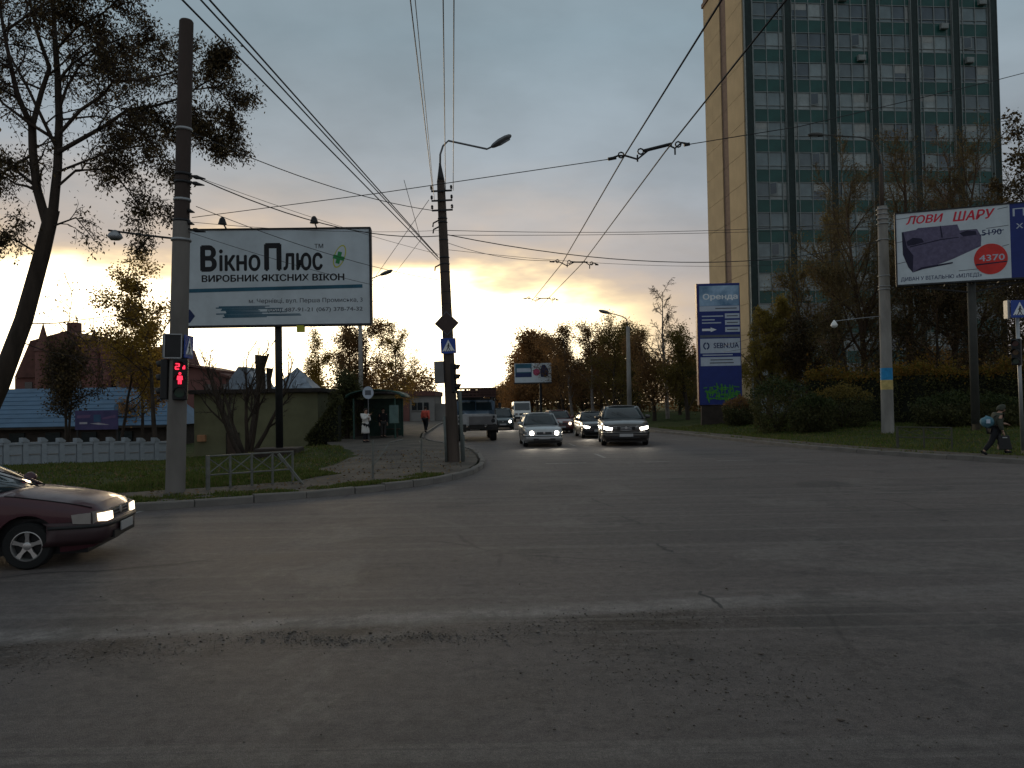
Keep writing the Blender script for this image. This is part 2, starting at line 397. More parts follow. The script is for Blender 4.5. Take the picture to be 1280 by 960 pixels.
    g = math_n(t, 'ADD', math_n(t, 'MULTIPLY', grain, 2.4), -.2); g2 = math_n(t, 'ADD', math_n(t, 'MULTIPLY', math_n(t, 'ADD', fine, noise(45, 3, .7)), 1.25), -.25)
    c = mix_n(t, 1.0, c, math_n(t, 'MULTIPLY', g, g2), 'MULTIPLY')
    c = mix_n(t, 1.0, c, (1.07, 1.03, 1.02), 'MULTIPLY')
    L(t, c, b.inputs['Base Color'])
    L(t, math_n(t, 'ADD', .62, math_n(t, 'MULTIPLY', mid, .22)), b.inputs['Roughness']); b.inputs['Specular IOR Level'].default_value = .28
    bp = N(t, 'ShaderNodeBump', inp={'Strength': .7, 'Distance': .012}); L(t, math_n(t, 'ADD', grain, math_n(t, 'MULTIPLY', fine, .8)), bp.inputs['Height']); L(t, bp.outputs[0], b.inputs['Normal'])
    MATS['asphalt'] = m
asphalt()
def soil():
    m = bpy.data.materials.new('turf'); m.use_nodes = True; t = m.node_tree; b = t.nodes['Principled BSDF']
    co = N(t, 'ShaderNodeTexCoord').outputs['Object']
    n1 = N(t, 'ShaderNodeTexNoise', inp={'Scale': .7, 'Detail': 8.0, 'Roughness': .65}); L(t, co, n1.inputs['Vector'])
    n2 = N(t, 'ShaderNodeTexNoise', inp={'Scale': 25, 'Detail': 3.0}); L(t, co, n2.inputs['Vector'])
    c = ramp_n(t, n1.outputs[0], [(.35, (.028, .042, .012)), (.55, (.045, .058, .017)), (.70, (.075, .062, .036))])
    c = mix_n(t, 1.0, c, math_n(t, 'ADD', n2.outputs[0], .5), 'MULTIPLY'); L(t, c, b.inputs['Base Color']); b.inputs['Roughness'].default_value = .95; b.inputs['Specular IOR Level'].default_value = .1
    bp = N(t, 'ShaderNodeBump', inp={'Strength': .8, 'Distance': .05}); L(t, n2.outputs[0], bp.inputs['Height']); L(t, bp.outputs[0], b.inputs['Normal'])
    MATS['turf'] = m
soil()
M('footpath', (.060, .050, .042), .9, c2=(.088, .074, .060), var=.4, scale=.8, bump=.5, bscale=60, detail=8)
M('road_paint', (.22, .21, .20), .75, var=.6, scale=6, detail=8)
M('tar', (.045, .042, .04), .7, var=.3, scale=4)

# ------------------------------------------------------------------ ground plan (metres, y away from the viewer)
KERB_L = [(-40, 1.5), (-22, 6.8), (-14, 9.9), (-10, 11.55), (-7.9, 12.45), (-6.3, 13.2), (-4.6, 14.15), (-3.06, 15.3), (-2.1, 16.4), (-1.4, 17.7), (-1.02, 19.2), (-.84, 21), (-.86, 22.6), (-1.05, 25), (-1.4, 28), (-1.9, 30.5), (-2.7, 32.8), (-3.6, 35.5), (-4.4, 39), (-5.0, 45), (-5.6, 56), (-6.2, 66), (-6.6, 80), (-7.8, 100), (-13, 180), (-20.5, 300)]
KERB_R = [(-9.5, 300), (-1.5, 180), (4, 100), (6, 70), (6.9, 55), (7.7, 43), (8.3, 39.5), (8.8, 36), (9.1, 32.5), (9.45, 29.3), (9.95, 26), (10.7, 23.4), (11.5, 21.2), (12.4, 19.1), (13.8, 17), (16, 15), (20, 12.8), (30, 9.5), (60, 4)]
K_ = CAMZ / 1.65
KERB_L = [(round(x * K_, 3), round(y * K_, 3)) for x, y in KERB_L]; KERB_R = [(round(x * K_, 3), round(y * K_, 3)) for x, y in KERB_R]
ROAD = KERB_L + KERB_R + [(60, -60), (-60, -60), (-60, -6)]
def inside(poly, X, Y):
    c = np.zeros(X.shape, bool); n = len(poly)
    for i in range(n):
        (x1, y1), (x2, y2) = poly[i], poly[i - 1]
        if y1 == y2: continue
        k = ((y1 > Y) != (y2 > Y)) & (X < (x2 - x1) * (Y - y1) / (y2 - y1) + x1); c ^= k
    return c
def dist(path, X, Y):
    d = np.full(X.shape, 1e9)
    for (x1, y1), (x2, y2) in zip(path[:-1], path[1:]):
        l2 = (x2 - x1) ** 2 + (y2 - y1) ** 2
        t = np.clip(((X - x1) * (x2 - x1) + (Y - y1) * (y2 - y1)) / l2, 0, 1)
        d = np.minimum(d, np.hypot(X - x1 - t * (x2 - x1), Y - y1 - t * (y2 - y1)))
    return d
def sstep(a, b, x):
    t = np.clip((x - a) / (b - a), 0, 1); return t * t * (3 - 2 * t)
def offset(path, d):
    out = []
    for i, p in enumerate(path):
        a = Vector(path[max(i - 1, 0)]); b = Vector(path[min(i + 1, len(path) - 1)]); t = (b - a).normalized()
        out.append((p[0] - t.y * d, p[1] + t.x * d))
    return out
iL = len(KERB_L) - 2
PAVE_L = offset(KERB_L[:iL], .16)
wid = [2.6 if i < 8 else (3.2 if i < 10 else (4.6 if i < 14 else 5.2)) for i in range(iL)]
PAVE_L = PAVE_L + [offset(KERB_L[:iL], wid[i])[i] for i in range(iL - 1, -1, -1)]
iR = 2
PAVE_R = offset(KERB_R[iR:], .16) + [offset(KERB_R[iR:], 1.3)[i] for i in range(len(KERB_R) - iR - 1, -1, -1)]
def terrain(X, Y):
    inr = inside(ROAD, X, Y); dk = np.minimum(dist(KERB_L, X, Y), dist(KERB_R, X, Y))
    left = sstep(-5, -9, X)
    z = .10 + .05 * sstep(2.6, 4.5, dk)
    z = z - left * .95 * sstep(20, 50, Y) * sstep(3, 9, dk) * (1 - sstep(200, 300, Y))
    z = z + .38 * np.exp(-((X + 8.4) ** 2 + (Y - 31) ** 2) / 6.0)
    right = sstep(9, 14, X)
    z = z + right * .35 * sstep(2, 10, dk)
    z = z + .035 * np.sin(X * 1.7) * np.sin(Y * 1.3) * sstep(3, 6, dk)
    pav = inside(PAVE_L, X, Y)
    z = np.where(pav | ((dk < 2.3) & ~inr), np.minimum(z, .085), z)
    return np.where(inr | (dk < .7), -.12, z)
def tz(x, y): return float(terrain(np.array([float(x)]), np.array([float(y)]))[0])
xs = np.concatenate([[-900, -500, -300, -200, -140, -100, -80, -60], np.arange(-50, 50.1, .5), [60, 80, 100, 140, 200, 300, 500, 900]])
ys = np.concatenate([[-200, -100, -60, -30, -10], np.arange(0, 80.1, .5), np.arange(83, 140, 4), [160, 200, 260, 300, 400, 600, 900, 1500]])
GX, GY = np.meshgrid(xs, ys); GZ = terrain(GX.ravel(), GY.ravel())
V = np.stack([GX.ravel(), GY.ravel(), GZ], 1); nx = len(xs); ny = len(ys)
ii = (np.arange(ny - 1)[:, None] * nx + np.arange(nx - 1)[None, :]).ravel()
structure(link('ground', fast_mesh('ground', V, np.stack([ii, ii + 1, ii + nx + 1, ii + nx], 1), 'turf', smooth=True)))
def sheet(name, poly, z, mat):
    me = bpy.data.meshes.new(name); me.from_pydata([(x, y, z) for x, y in poly], [], [tuple(range(len(poly)))]); me.materials.append(MATS[mat])
    import bmesh
    bm = bmesh.new(); bm.from_mesh(me)
    bmesh.ops.triangulate(bm, faces=bm.faces, ngon_method='EAR_CLIP'); bmesh.ops.recalc_face_normals(bm, faces=bm.faces)
    if sum(f.normal.z for f in bm.faces) < 0: bmesh.ops.reverse_faces(bm, faces=bm.faces)
    bm.to_mesh(me); bm.free()
    return structure(link(name, me))
road = sheet('road', ROAD, 0, 'asphalt')
sheet('pavement', PAVE_L, .125, 'footpath')
sheet('pavement', PAVE_R, .125, 'footpath')

# kerb stones, one by one where they can be told apart
def kerb(path, y_lim):
    root = structure(bpy.data.objects.new('kerb', None)); col.objects.link(root)
    m = MB(); h = .34
    prof = [(-.075, -.2), (-.075, .125), (-.055, .15), (.075, .15), (.075, -.2)]
    m.prism(prof, -.492, .492, plane='yz')
    proto = m.build('kerb_stone', 'kerb_concrete', root); me = proto.data; bpy.data.objects.remove(proto)
    far = MB()
    for (x1, y1), (x2, y2) in zip(path[:-1], path[1:]):
        a, b = Vector((x1, y1)), Vector((x2, y2)); l = (b - a).length; k = max(1, round(l)); ang = math.atan2(y2 - y1, x2 - x1)
        if max(y1, y2) > y_lim or min(y1, y2) < 8:
            far.bar((x1, y1, -.03), (x2, y2, -.03), .15, .36); continue
        for i in range(k):
            c = a.lerp(b, (i + .5) / k)
            o = link('kerb_stone', me, root); o.location = (c.x, c.y, rnd.uniform(-.018, .012)); o.rotation_euler = (rnd.uniform(-.02, .02), rnd.uniform(-.03, .03), ang + rnd.uniform(-.015, .015)); o.scale = (l / k, 1, 1)
    o = far.build('kerb_run', 'kerb_concrete', root); o['kind'] = 'stuff'
kerb(KERB_L, 53); kerb(KERB_R, 53)

# worn road markings and tar seams
def strip(name, pts, w, z, mat, parent=road):
    m = MB()
    for i in range(len(pts) - 1):
        a, b = Vector(pts[i]), Vector(pts[i + 1]); t = (b - a).normalized(); n = Vector((-t.y, t.x)) * w / 2
        m.add([(*(a - n), z), (*(b - n), z), (*(b + n), z), (*(a + n), z)], [(0, 1, 2, 3)])
    return m.build(name, mat, parent)
for y in (24, 31, 38, 45, 52, 59):
    y *= K_; x = 3.2 - .05 * (y - 27); strip('lane_dash', [(x, y), (x - .12, y + 2.4)], .12, .004, 'road_paint')
strip('edge_line', [tuple(gp(*q).xy) for q in ((150, 646), (178, 639), (214, 632))], .10, .004, 'road_paint')
for x in (.9, 1.3, 3.6, 5.6): strip('stop_line', [(x * K_, 25.4 + rnd.uniform(-.05, .05)), (x * K_ + rnd.uniform(.5, 1.2), 25.5)], .16, .004, 'road_paint')
for path in ([(738, 623), (752, 628), (768, 634)], [(780, 645), (790, 650), (800, 655)], [(820, 680), (830, 686), (840, 690)], [(874, 740), (888, 749), (902, 760)], [(0, 722), (60, 716), (150, 712), (260, 700)]):
    pts = []
    for p, q in zip(path[:-1], path[1:]):
        a = gp(*p).xy; b = gp(*q).xy
        for k in range(3): pts.append(tuple(a.lerp(b, k / 3) + Vector((rnd.uniform(-.05, .05), rnd.uniform(-.05, .05)))))
    pts.append(tuple(gp(*path[-1]).xy))
    strip('tar_seam', pts, .032, .003, 'tar')

# loose gravel and dirt in the junction: thousands of grains, one mass
def gravel():
    n = 6500; P = []
    while len(P) < n:
        u = rnd.random()
        if u < .62:
            x = min(rnd.uniform(-7, 2.6), rnd.uniform(-2, 4)); cl_ = math.sin(x * 2.1) * .12 + math.sin(x * 5.3) * .06; s = rnd.gauss(-.45 + cl_, .17 + .1 * math.sin(x * 1.3)); y = 7.25 + .12 * x + s
        elif u < .86:
            x = rnd.gauss(1.4, .7); y = rnd.gauss(5.6, .55) - .35 * (x - 1.4)
        else:
            x = rnd.uniform(-7, 8); y = rnd.uniform(3.2, 9.5)
        if y < 2.8: continue
        P.append((x, y, min(.028, max(.003, rnd.lognormvariate(-5.35, .5)))))
    P = np.array(P); c = np.stack([P[:, 0], P[:, 1], P[:, 2] * .35], 1); r = P[:, 2:3]
    base = np.array([[1, 0, 0], [0, 1, 0], [-1, 0, 0], [0, -1, 0], [0, 0, .45], [0, 0, -.5]])
    th = rng.uniform(0, 6.28, n); j = rng.uniform(.6, 1.2, (n, 6, 3))
    b = base[None] * j; x = b[..., 0] * np.cos(th)[:, None] - b[..., 1] * np.sin(th)[:, None]; y = b[..., 0] * np.sin(th)[:, None] + b[..., 1] * np.cos(th)[:, None]
    V = np.stack([x, y, b[..., 2]], -1) * r[:, None] + c[:, None]
    f = np.array([[0, 1, 4], [1, 2, 4], [2, 3, 4], [3, 0, 4], [1, 0, 5], [2, 1, 5], [3, 2, 5], [0, 3, 5]])
    Q = (np.arange(n)[:, None, None] * 6 + f[None]).reshape(-1, 3)
    o = link('gravel', fast_mesh('gravel', V.reshape(-1, 3), Q, 'stone'))
    tag(o, 'loose gravel and dirt strewn across the middle of the junction', 'gravel', kind='stuff')
gravel()
# grass and fallen leaves
def grass():
    n = 90000
    ex = 60000
    X = np.concatenate([rng.uniform(-28, -3, n), rng.uniform(10, 34, n), rng.uniform(-9.5, -1.8, ex)]); Y = np.concatenate([rng.uniform(13, 44, n), rng.uniform(18, 56, n), rng.uniform(13, 22, ex)])
    dk = np.minimum(dist(KERB_L, X, Y), dist(KERB_R, X, Y)); inr = inside(ROAD, X, Y); pl = inside(PAVE_L, X, Y) | inside(PAVE_R, X, Y)
    nz = np.sin(X * 1.9 + 1) * np.sin(Y * 1.5) + .6 * np.sin(X * 4.7) * np.sin(Y * 5.1 + 2)
    verge = (X < 0) & (X > -9.5) & (dk < 1.1) & (dk > .2) & (nz > -.75) & (Y < 21)
    verge |= (X > 0) & (dk > .15) & (dk < .5) & (nz > .3)
    k = (~inr) & (((~pl) & (dk > .2) & (rng.random(2 * n + ex) < .85)) | verge) & ~((dk < 2.6) & (dk > 1.0) & (X < 0) & (nz < .4))
    X, Y, nz, verge = X[k], Y[k], nz[k], verge[k]; m = len(X)
    Z = np.maximum(terrain(X, Y), np.where(inside(PAVE_L, X, Y) | inside(PAVE_R, X, Y), .12, -9)) - .01
    h = rng.uniform(.04, .12, m) * (1 + .5 * np.clip(nz, -1, 1)) * np.where(verge, .75, 1); a = rng.uniform(0, 6.28, m); w = rng.uniform(.012, .03, m); ln = rng.uniform(-.6, .6, (m, 2)) * h[:, None]
    B = np.stack([X, Y, Z], 1); dxy = np.stack([np.cos(a) * w, np.sin(a) * w, np.zeros(m)], 1)
    V = np.stack([B - dxy, B + dxy, B + np.stack([ln[:, 0], ln[:, 1], h], 1)], 1).reshape(-1, 3)
    o = link('grass', fast_mesh('grass', V, np.arange(3 * m).reshape(-1, 3), 'grass_blade'))
    tag(o, 'short autumn grass on the verges either side of the junction', 'grass', kind='stuff')
    n = 6000
    X = np.concatenate([rng.uniform(-18, -1.5, n), rng.uniform(9, 24, n // 2)]); Y = np.concatenate([rng.uniform(12.5, 32, n), rng.uniform(18, 40, n // 2)])
    k = ~inside(ROAD, X, Y); X, Y = X[k], Y[k]; m = len(X)
    Z = np.maximum(terrain(X, Y), np.where(inside(PAVE_L, X, Y) | inside(PAVE_R, X, Y), .125, -9)) + rng.uniform(.01, .05, m)
    a = rng.uniform(0, 6.28, m); r = rng.uniform(.02, .05, m); e = np.stack([np.cos(a), np.sin(a), rng.uniform(-.5, .5, m)], 1) * r[:, None]; f = np.stack([-np.sin(a), np.cos(a), rng.uniform(-.5, .5, m)], 1) * r[:, None] * .6
    B = np.stack([X, Y, Z], 1); V = np.stack([B - e, B - f, B + e, B + f], 1).reshape(-1, 3)
    o = link('fallen_leaves', fast_mesh('fallen_leaves', V, np.arange(4 * m).reshape(-1, 4), 'litter'))
    tag(o, 'brown fallen leaves scattered on the pavements and verges', 'leaves', kind='stuff')
grass()
# ------------------------------------------------------------------ office tower
M('tower_frame', (.21, .235, .23), .5, .3, var=.15)
M('tower_dark', (.012, .026, .024), .5, var=.3, spec=.25)
M('spandrel_green', (.010, .062, .053), .3, var=.3, spec=.35, scale=.6)
M('beige_panel', (.47, .35, .20), .85, var=.14, scale=.35, detail=7)
M('brown_stripe', (.17, .11, .085), .85, var=.2)
PANE = [M('pane_a', (.10, .13, .14), .12, var=.25, scale=.5, spec=.6), M('pane_b', (.18, .225, .23), .15, var=.25, scale=.6, spec=.6), M('pane_c', (.06, .08, .095), .1, var=.3, scale=.5, spec=.6), M('pane_d', (.25, .29, .29), .3, var=.25, scale=1.2, spec=.5), M('pane_e', (.135, .18, .19), .12, var=.3, scale=.4, spec=.6)]
def tower():
    W, D, FH, NF, z0 = 29.0, 12.6, 3.3, 15, .5
    H = z0 + NF * FH + .9
    p = at(935.5, 300, 86); base = Vector((p.x, p.y, 0)); base.x += .1
    t = thing('office_tower', 'tall green glass office tower with a beige side wall', 'building', base, R(5))
    m = MB(); m.box((W / 2, D / 2 + .25, H / 2 - .75), (W - .1, D - .3, H + 1.3)); m.build('core', 'tower_dark', t)
    pitch = W / 6; pw = .74
    for i in range(7):
        x = min(max(i * pitch, pw / 2), W - pw / 2)
        mm = MB(); mm.box((x, -.02, H / 2 - .8), (pw, .42, H + 1.5))
        for s in (-1, 1): mm.box((x + s * (pw / 2 + .035), -.06, H / 2 - .8), (.05, .46, H + 1.4), mat=1)
        mm.build('pier', ['tower_dark', 'tower_frame'], t)
    b0, b1 = pw / 2 + .08, pitch - pw / 2 - .08; bw = b1 - b0
    fr = [0, .125, .5, .875, 1]
    wh, sh = 1.93, FH - 1.93
    fm = MB()
    for f in fr: fm.box((b0 + f * bw, .02, wh / 2), (.085, .16, wh))
    for z in (.02, .42, wh - .03): fm.box((b0 + bw / 2, .035, z), (bw - .1, .12, .065))
    wo_ = fm.build('window', 'tower_frame', t); wme = wo_.data; bpy.data.objects.remove(wo_)
    def pane_mesh(a, b):
        q = MB(); x0, x1 = b0 + a * bw + .045, b0 + b * bw - .045
        q.box(((x0 + x1) / 2, .085, wh / 2), (x1 - x0, .03, wh - .04)); o = q.build('pane', PANE[0], t); me = o.data; bpy.data.objects.remove(o); return me
    pm = [pane_mesh(fr[i], fr[i + 1]) for i in range(4)]
    pmv = [[(lambda c: (c.materials.clear(), c.materials.append(mt), c)[2])(me.copy()) for mt in PANE] for me in pm]
    sp_ = []
    for i in (1, 2):
        q = MB(); x0, x1 = b0 + fr[i] * bw + .05, b0 + fr[i + 1] * bw - .05
        q.box(((x0 + x1) / 2, .03, sh / 2), (x1 - x0, .08, sh - .05)); o = q.build('spandrel_panel', 'spandrel_green', t); sp_.append(o.data); bpy.data.objects.remove(o)
    q = MB()
    for f in fr: q.box((b0 + f * bw, .02, sh / 2), (.075, .14, sh))
    q.box((b0 + bw / 2, .06, sh * .52), (bw, .05, .05))
    for i in (0, 3): x0, x1 = b0 + fr[i] * bw + .04, b0 + fr[i + 1] * bw - .04; q.box(((x0 + x1) / 2, .05, sh / 2), (x1 - x0, .08, sh - .06), mat=1)
    o = q.build('spandrel_frame', ['tower_frame', 'spandrel_green'], t); sfm = o.data; bpy.data.objects.remove(o)
    r = random.Random(3)
    for k in range(NF):
        for i in range(6):
            zz = z0 + k * FH
            w = link('window', wme, t); w.location = (i * pitch, 0, zz)
            mood = r.choice([0, 0, 1, 2, 4, 4])
            for j in range(4):
                v = mood if r.random() < .55 else r.choice([0, 1, 2, 3, 4])
                if j in (0, 3) and r.random() < .45: v = 3
                link('pane' if j in (1, 2) else 'side_pane', pmv[j][v], w)
            for me in sp_: s = link('spandrel_panel', me, t); s.location = (i * pitch, 0, zz + wh)
            s = link('spandrel_frame', sfm, t); s.location = (i * pitch, 0, zz + wh)
    M('blind_grey', (.22, .24, .235), .7)
    q = MB(); q.box((0, -.32, 0), (.85, .4, .6)); q.box((0, -.53, 0), (.5, .02, .45), mat=1); ao = q.build('air_conditioner', ['blind_grey', 'tower_frame'], t); ame = ao.data; bpy.data.objects.remove(ao)
    for k in range(6):
        i, fl = r.randrange(6), r.randrange(3, 15); o = link('air_conditioner', ame, t); o.location = (i * pitch + b0 + bw * r.choice([.25, .3, .68, .75]), 0, z0 + fl * FH - r.choice([.45, .9]))
    # half drawn blinds and curtains hung behind some panes' lower edge, tilted sashes
    bl = []
    for a_, b_, hh in ((.03, .47, .7), (.53, .97, .9), (.02, .12, 1.8), (.88, .98, 1.8)):
        q = MB(); q.box((b0 + (a_ + b_) / 2 * bw, .062, wh - hh / 2 - .08), ((b_ - a_) * bw - .1, .012, hh)); o = q.build('blind', M('blind_cloth', (.30, .32, .31), .8, var=.15) if 'blind_cloth' not in MATS else 'blind_cloth', t); bl.append(o.data); bpy.data.objects.remove(o)
    for k in range(70):
        o = link('blind', r.choice(bl), t); o.location = (r.randrange(6) * pitch, 0, z0 + r.randrange(2, 15) * FH); 
    q = MB(); q.box((.42, 0, .7), (.85, .05, 1.3)); q.box((.42, -.001, .7), (.70, .06, 1.15), mat=1); o = q.build('open_sash', ['tower_frame', PANE[2]], t); ome = o.data; bpy.data.objects.remove(o)
    for k in range(9):
        o = link('open_sash', ome, t); o.location = (r.randrange(6) * pitch + b0 + bw * r.choice([.125, .5]), -.05, z0 + r.randrange(4, 15) * FH + .42); o.rotation_euler = (0, 0, R(-r.uniform(15, 50)))
    # beige panelled side wall with a brown recessed strip
    y0, cols_ = .15, [(.15, 5.0), (5.0, 7.0), (7.0, 10.0), (10.0, 12.6)]
    meshes = {}
    for ci, (a, b) in enumerate(cols_):
        q = MB(); q.box((0, (a + b) / 2, FH / 2), (.22, b - a - .03, FH - .035)); o = q.build('wall_panel', 'beige_panel' if ci != 1 else 'brown_stripe', t); meshes[ci] = o.data; bpy.data.objects.remove(o)
    for k in range(NF + 1):
        for ci in range(4):
            s = link('wall_panel' if ci != 1 else 'stripe_panel', meshes[ci], t); s.location = (-.08 if ci != 1 else .02, 0, z0 + (k - .25) * FH - .5)
    q = MB(); q.box((W / 2 - .1, D / 2, H + .2), (W + .5, D + .4, .5)); q.build('parapet', 'brown_stripe', t)
    q = MB(); q.box((W * .35, D * .5, H + 1.6), (7, 6, 2.4)); q.build('lift_room', 'beige_panel', t)
tower()

# ------------------------------------------------------------------ low buildings on the left
M('wall_green', (.155, .15, .085), .9, var=.18, scale=.8, bump=.2)
M('roof_dark', (.035, .028, .025), .9, var=.3)
M('door_brown', (.07, .045, .032), .7, var=.2)
M('wall_pink', (.17, .075, .065), .9, var=.2, scale=.5)
M('roof_red', (.125, .055, .045), .85, var=.3, scale=.8)
M('roof_blue', (.07, .135, .215), .6, var=.18, scale=.6)
M('roof_slate', (.20, .24, .29), .45, .3, var=.3, scale=3)
M('wall_dark', (.04, .03, .024), .9, var=.3)
M('wall_grey', (.24, .225, .21), .9, var=.2, scale=.4)
M('glass_dark', (.02, .024, .028), .08, spec=.6, var=.2)
M('lawn_white', (.31, .34, .37), .8, var=.18, scale=1.5, bump=.3, bscale=12)
M('box_orange', (.40, .20, .10), .7)
M('shelter_green', (.03, .07, .055), .6, var=.2)

def green_house():
    Y = 46; z = -.75
    a = at(243, 570, Y); b = at(398, 570, Y)
    t = thing('utility_building', 'low olive green rendered building with a flat dark roof', 'building', (a.x, Y, z), 0)
    W = b.x - a.x; H = 3.55
    m = MB(); m.box((W / 2, 3, H / 2 - .3), (W, 6, H + .6)); m.build('wall', 'wall_green', t)
    m = MB(); m.box((W * 1.0 + 1.6, 5.2, H / 2 - .3), (3.4, 5, H + .4)); m.build('wing', 'wall_green', t)
    m = MB(); m.box((W / 2, 2.95, H + .12), (W + .5, 6.6, .24)); m.box((W + 1.7, 5.2, H - .02), (3.9, 5.5, .2)); m.build('roof', 'roof_dark', t, bevel=.03)
    d = MB(); d.box((1.95 + .28, -.03, .62), (.62, .1, 1.24)); dd = d.build('door', 'door_brown', t)
    d = MB(); d.box((2.42, -.1, .62), (.03, .05, .12)); d.build('handle', 'grey_metal', dd)
    d = MB()
    for s in (1.88, 2.58): d.box((s, -.04, .65), (.06, .12, 1.3))
    d.box((2.23, -.04, 1.28), (.76, .12, .06)); d.build('door_frame', 'wall_dark', t)
    d = MB(); d.box((.48, -.12, 1.02), (.46, .24, .38)); d.build('meter_box', 'box_orange', t, bevel=.02)
    d = MB(); d.box((W + 1.5, 2.66, 2.0), (.7, .08, .9)); w = d.build('window', 'glass_dark', t)
    d = MB(); d.box((W + 1.5, 2.64, 2.0), (.06, .1, .9)); d.box((W + 1.5, 2.64, 1.53), (.86, .14, .06)); d.build('window_frame', 'white_paint', w)
    for x in np.arange(1.2, W, 1.6):
        pass
    # small grey pyramid roof and vents over the roof
    t2 = thing('roof_turret', 'small pale grey pyramid roof behind the olive building', 'roof', at(372, 500, 56), 0)
    m = MB(); s = 2.1; m.add([(-s, -s, 0), (s, -s, 0), (s, s, 0), (-s, s, 0), (0, 0, 2.3)], [(0, 1, 4), (1, 2, 4), (2, 3, 4), (3, 0, 4), (3, 2, 1, 0)]); m.build('roof', 'roof_slate', t2)
    m = MB(); m.box((0, 0, -2.4), (3.6, 3.6, 4.78)); m.build('wall', 'wall_dark', t2)
    t3 = thing('garden_roof', 'steep small slate roof peeking over the olive building', 'roof', at(313, 505, 58), 0)
    m = MB(); m.prism([(-1.9, 0), (1.9, 0), (.35, 2.6), (-.2, 2.6)], -2, 2); m.build('roof', 'roof_slate', t3)
    m = MB(); m.box((0, 0, -2.6), (3.4, 3.6, 5.15)); m.build('wall', 'wall_dark', t3)
green_house()

def spire_house():
    Y = 95; p = at(20, 505, Y)
    t = thing('spired_house', 'dark red roofed house with pointed turrets behind the trees', 'building', (p.x, Y, -1.5), 0)
    def X(px): return (at(px, 500, Y).x - p.x)
    def Z(py, px=120): return at(px, py, Y).z + 1.5
    m = MB(); m.box(((X(12) + X(212)) / 2, 6, Z(470) / 2), (X(212) - X(12), 10, Z(470))); m.build('wall', 'wall_pink', t)
    m = MB()
    m.prism([(X(14), Z(470)), (X(130), Z(470)), (X(108), Z(425)), (X(80), Z(412)), (X(34), Z(424))], .6, 10); m.build('roof', 'roof_red', t)
    m = MB(); m.prism([(X(125), Z(472)), (X(214), Z(472)), (X(200), Z(432)), (X(150), Z(446))], 1.2, 10.5); m.build('roof', 'roof_red', t)
    for px, w, yb, yt in ((53, 22, 438, 401), (117, 21, 440, 409), (131, 15, 442, 420), (167, 18, 450, 426)):
        c = X(px); r = w * Y / 2000
        mm = MB(); mm.lathe([(r * .85, Z(485)), (r * .85, Z(yb))], 8, (c, .2, 0)); tw = mm.build('turret', 'wall_pink', t)
        mm = MB(); mm.lathe([(r, Z(yb)), (r * .45, Z(yb * .5 + yt * .5) - .1), (0.0, Z(yt))], 8, (c, .2, 0)); mm.build('cone_roof', 'roof_red', tw)
    mm = MB(); mm.box((X(76), 3, Z(412)), (1.2, 1.2, 2.4)); mm.build('chimney', 'roof_red', t)
    wme = None
    for row, pys in ((0, 482), (1, 500)):
        for px in (30, 50, 70, 92, 112, 140, 160, 182, 202):
            q = MB(); q.box((X(px), .93, Z(pys)), (.9, .12, 1.2)); w = q.build('window', 'glass_dark', t)
            q = MB(); q.box((X(px), .9, Z(pys) - .65), (1.1, .2, .1)); q.build('sill', 'wall_grey', w)
    # pink gable wall stepping down to the right
    p2 = at(235, 500, 88)
    t = thing('pink_house', 'faded pink brick house with a stepped red roof behind the signal pole', 'building', (p2.x, 88, -1.5), 0)
    def X2(px): return at(px, 500, 88).x - p2.x
    def Z2(py): return at(240, py, 88).z + 1.5
    m = MB(); m.prism([(X2(176), 0), (X2(298), 0), (X2(298), Z2(478)), (X2(276), Z2(470)), (X2(274), Z2(466)), (X2(240), Z2(459)), (X2(215), Z2(466)), (X2(176), Z2(470))], 0, 9); m.build('wall', 'wall_pink', t)
    m = MB()
    for a, b in (((176, 469), (215, 465)), ((215, 465), (240, 458)), ((240, 458), (276, 466)), ((276, 469), (300, 478))):
        m.bar((X2(a[0]), 4.3, Z2(a[1]) + .1), (X2(b[0]), 4.3, Z2(b[1]) + .1), 9.6, .25)
    m.build('roof', 'roof_red', t)
    for px in (205, 262, 282):
        q = MB(); q.box((X2(px), -.02, Z2(487)), (.9, .12, 1.1)); q.build('window', 'glass_dark', t)
spire_house()

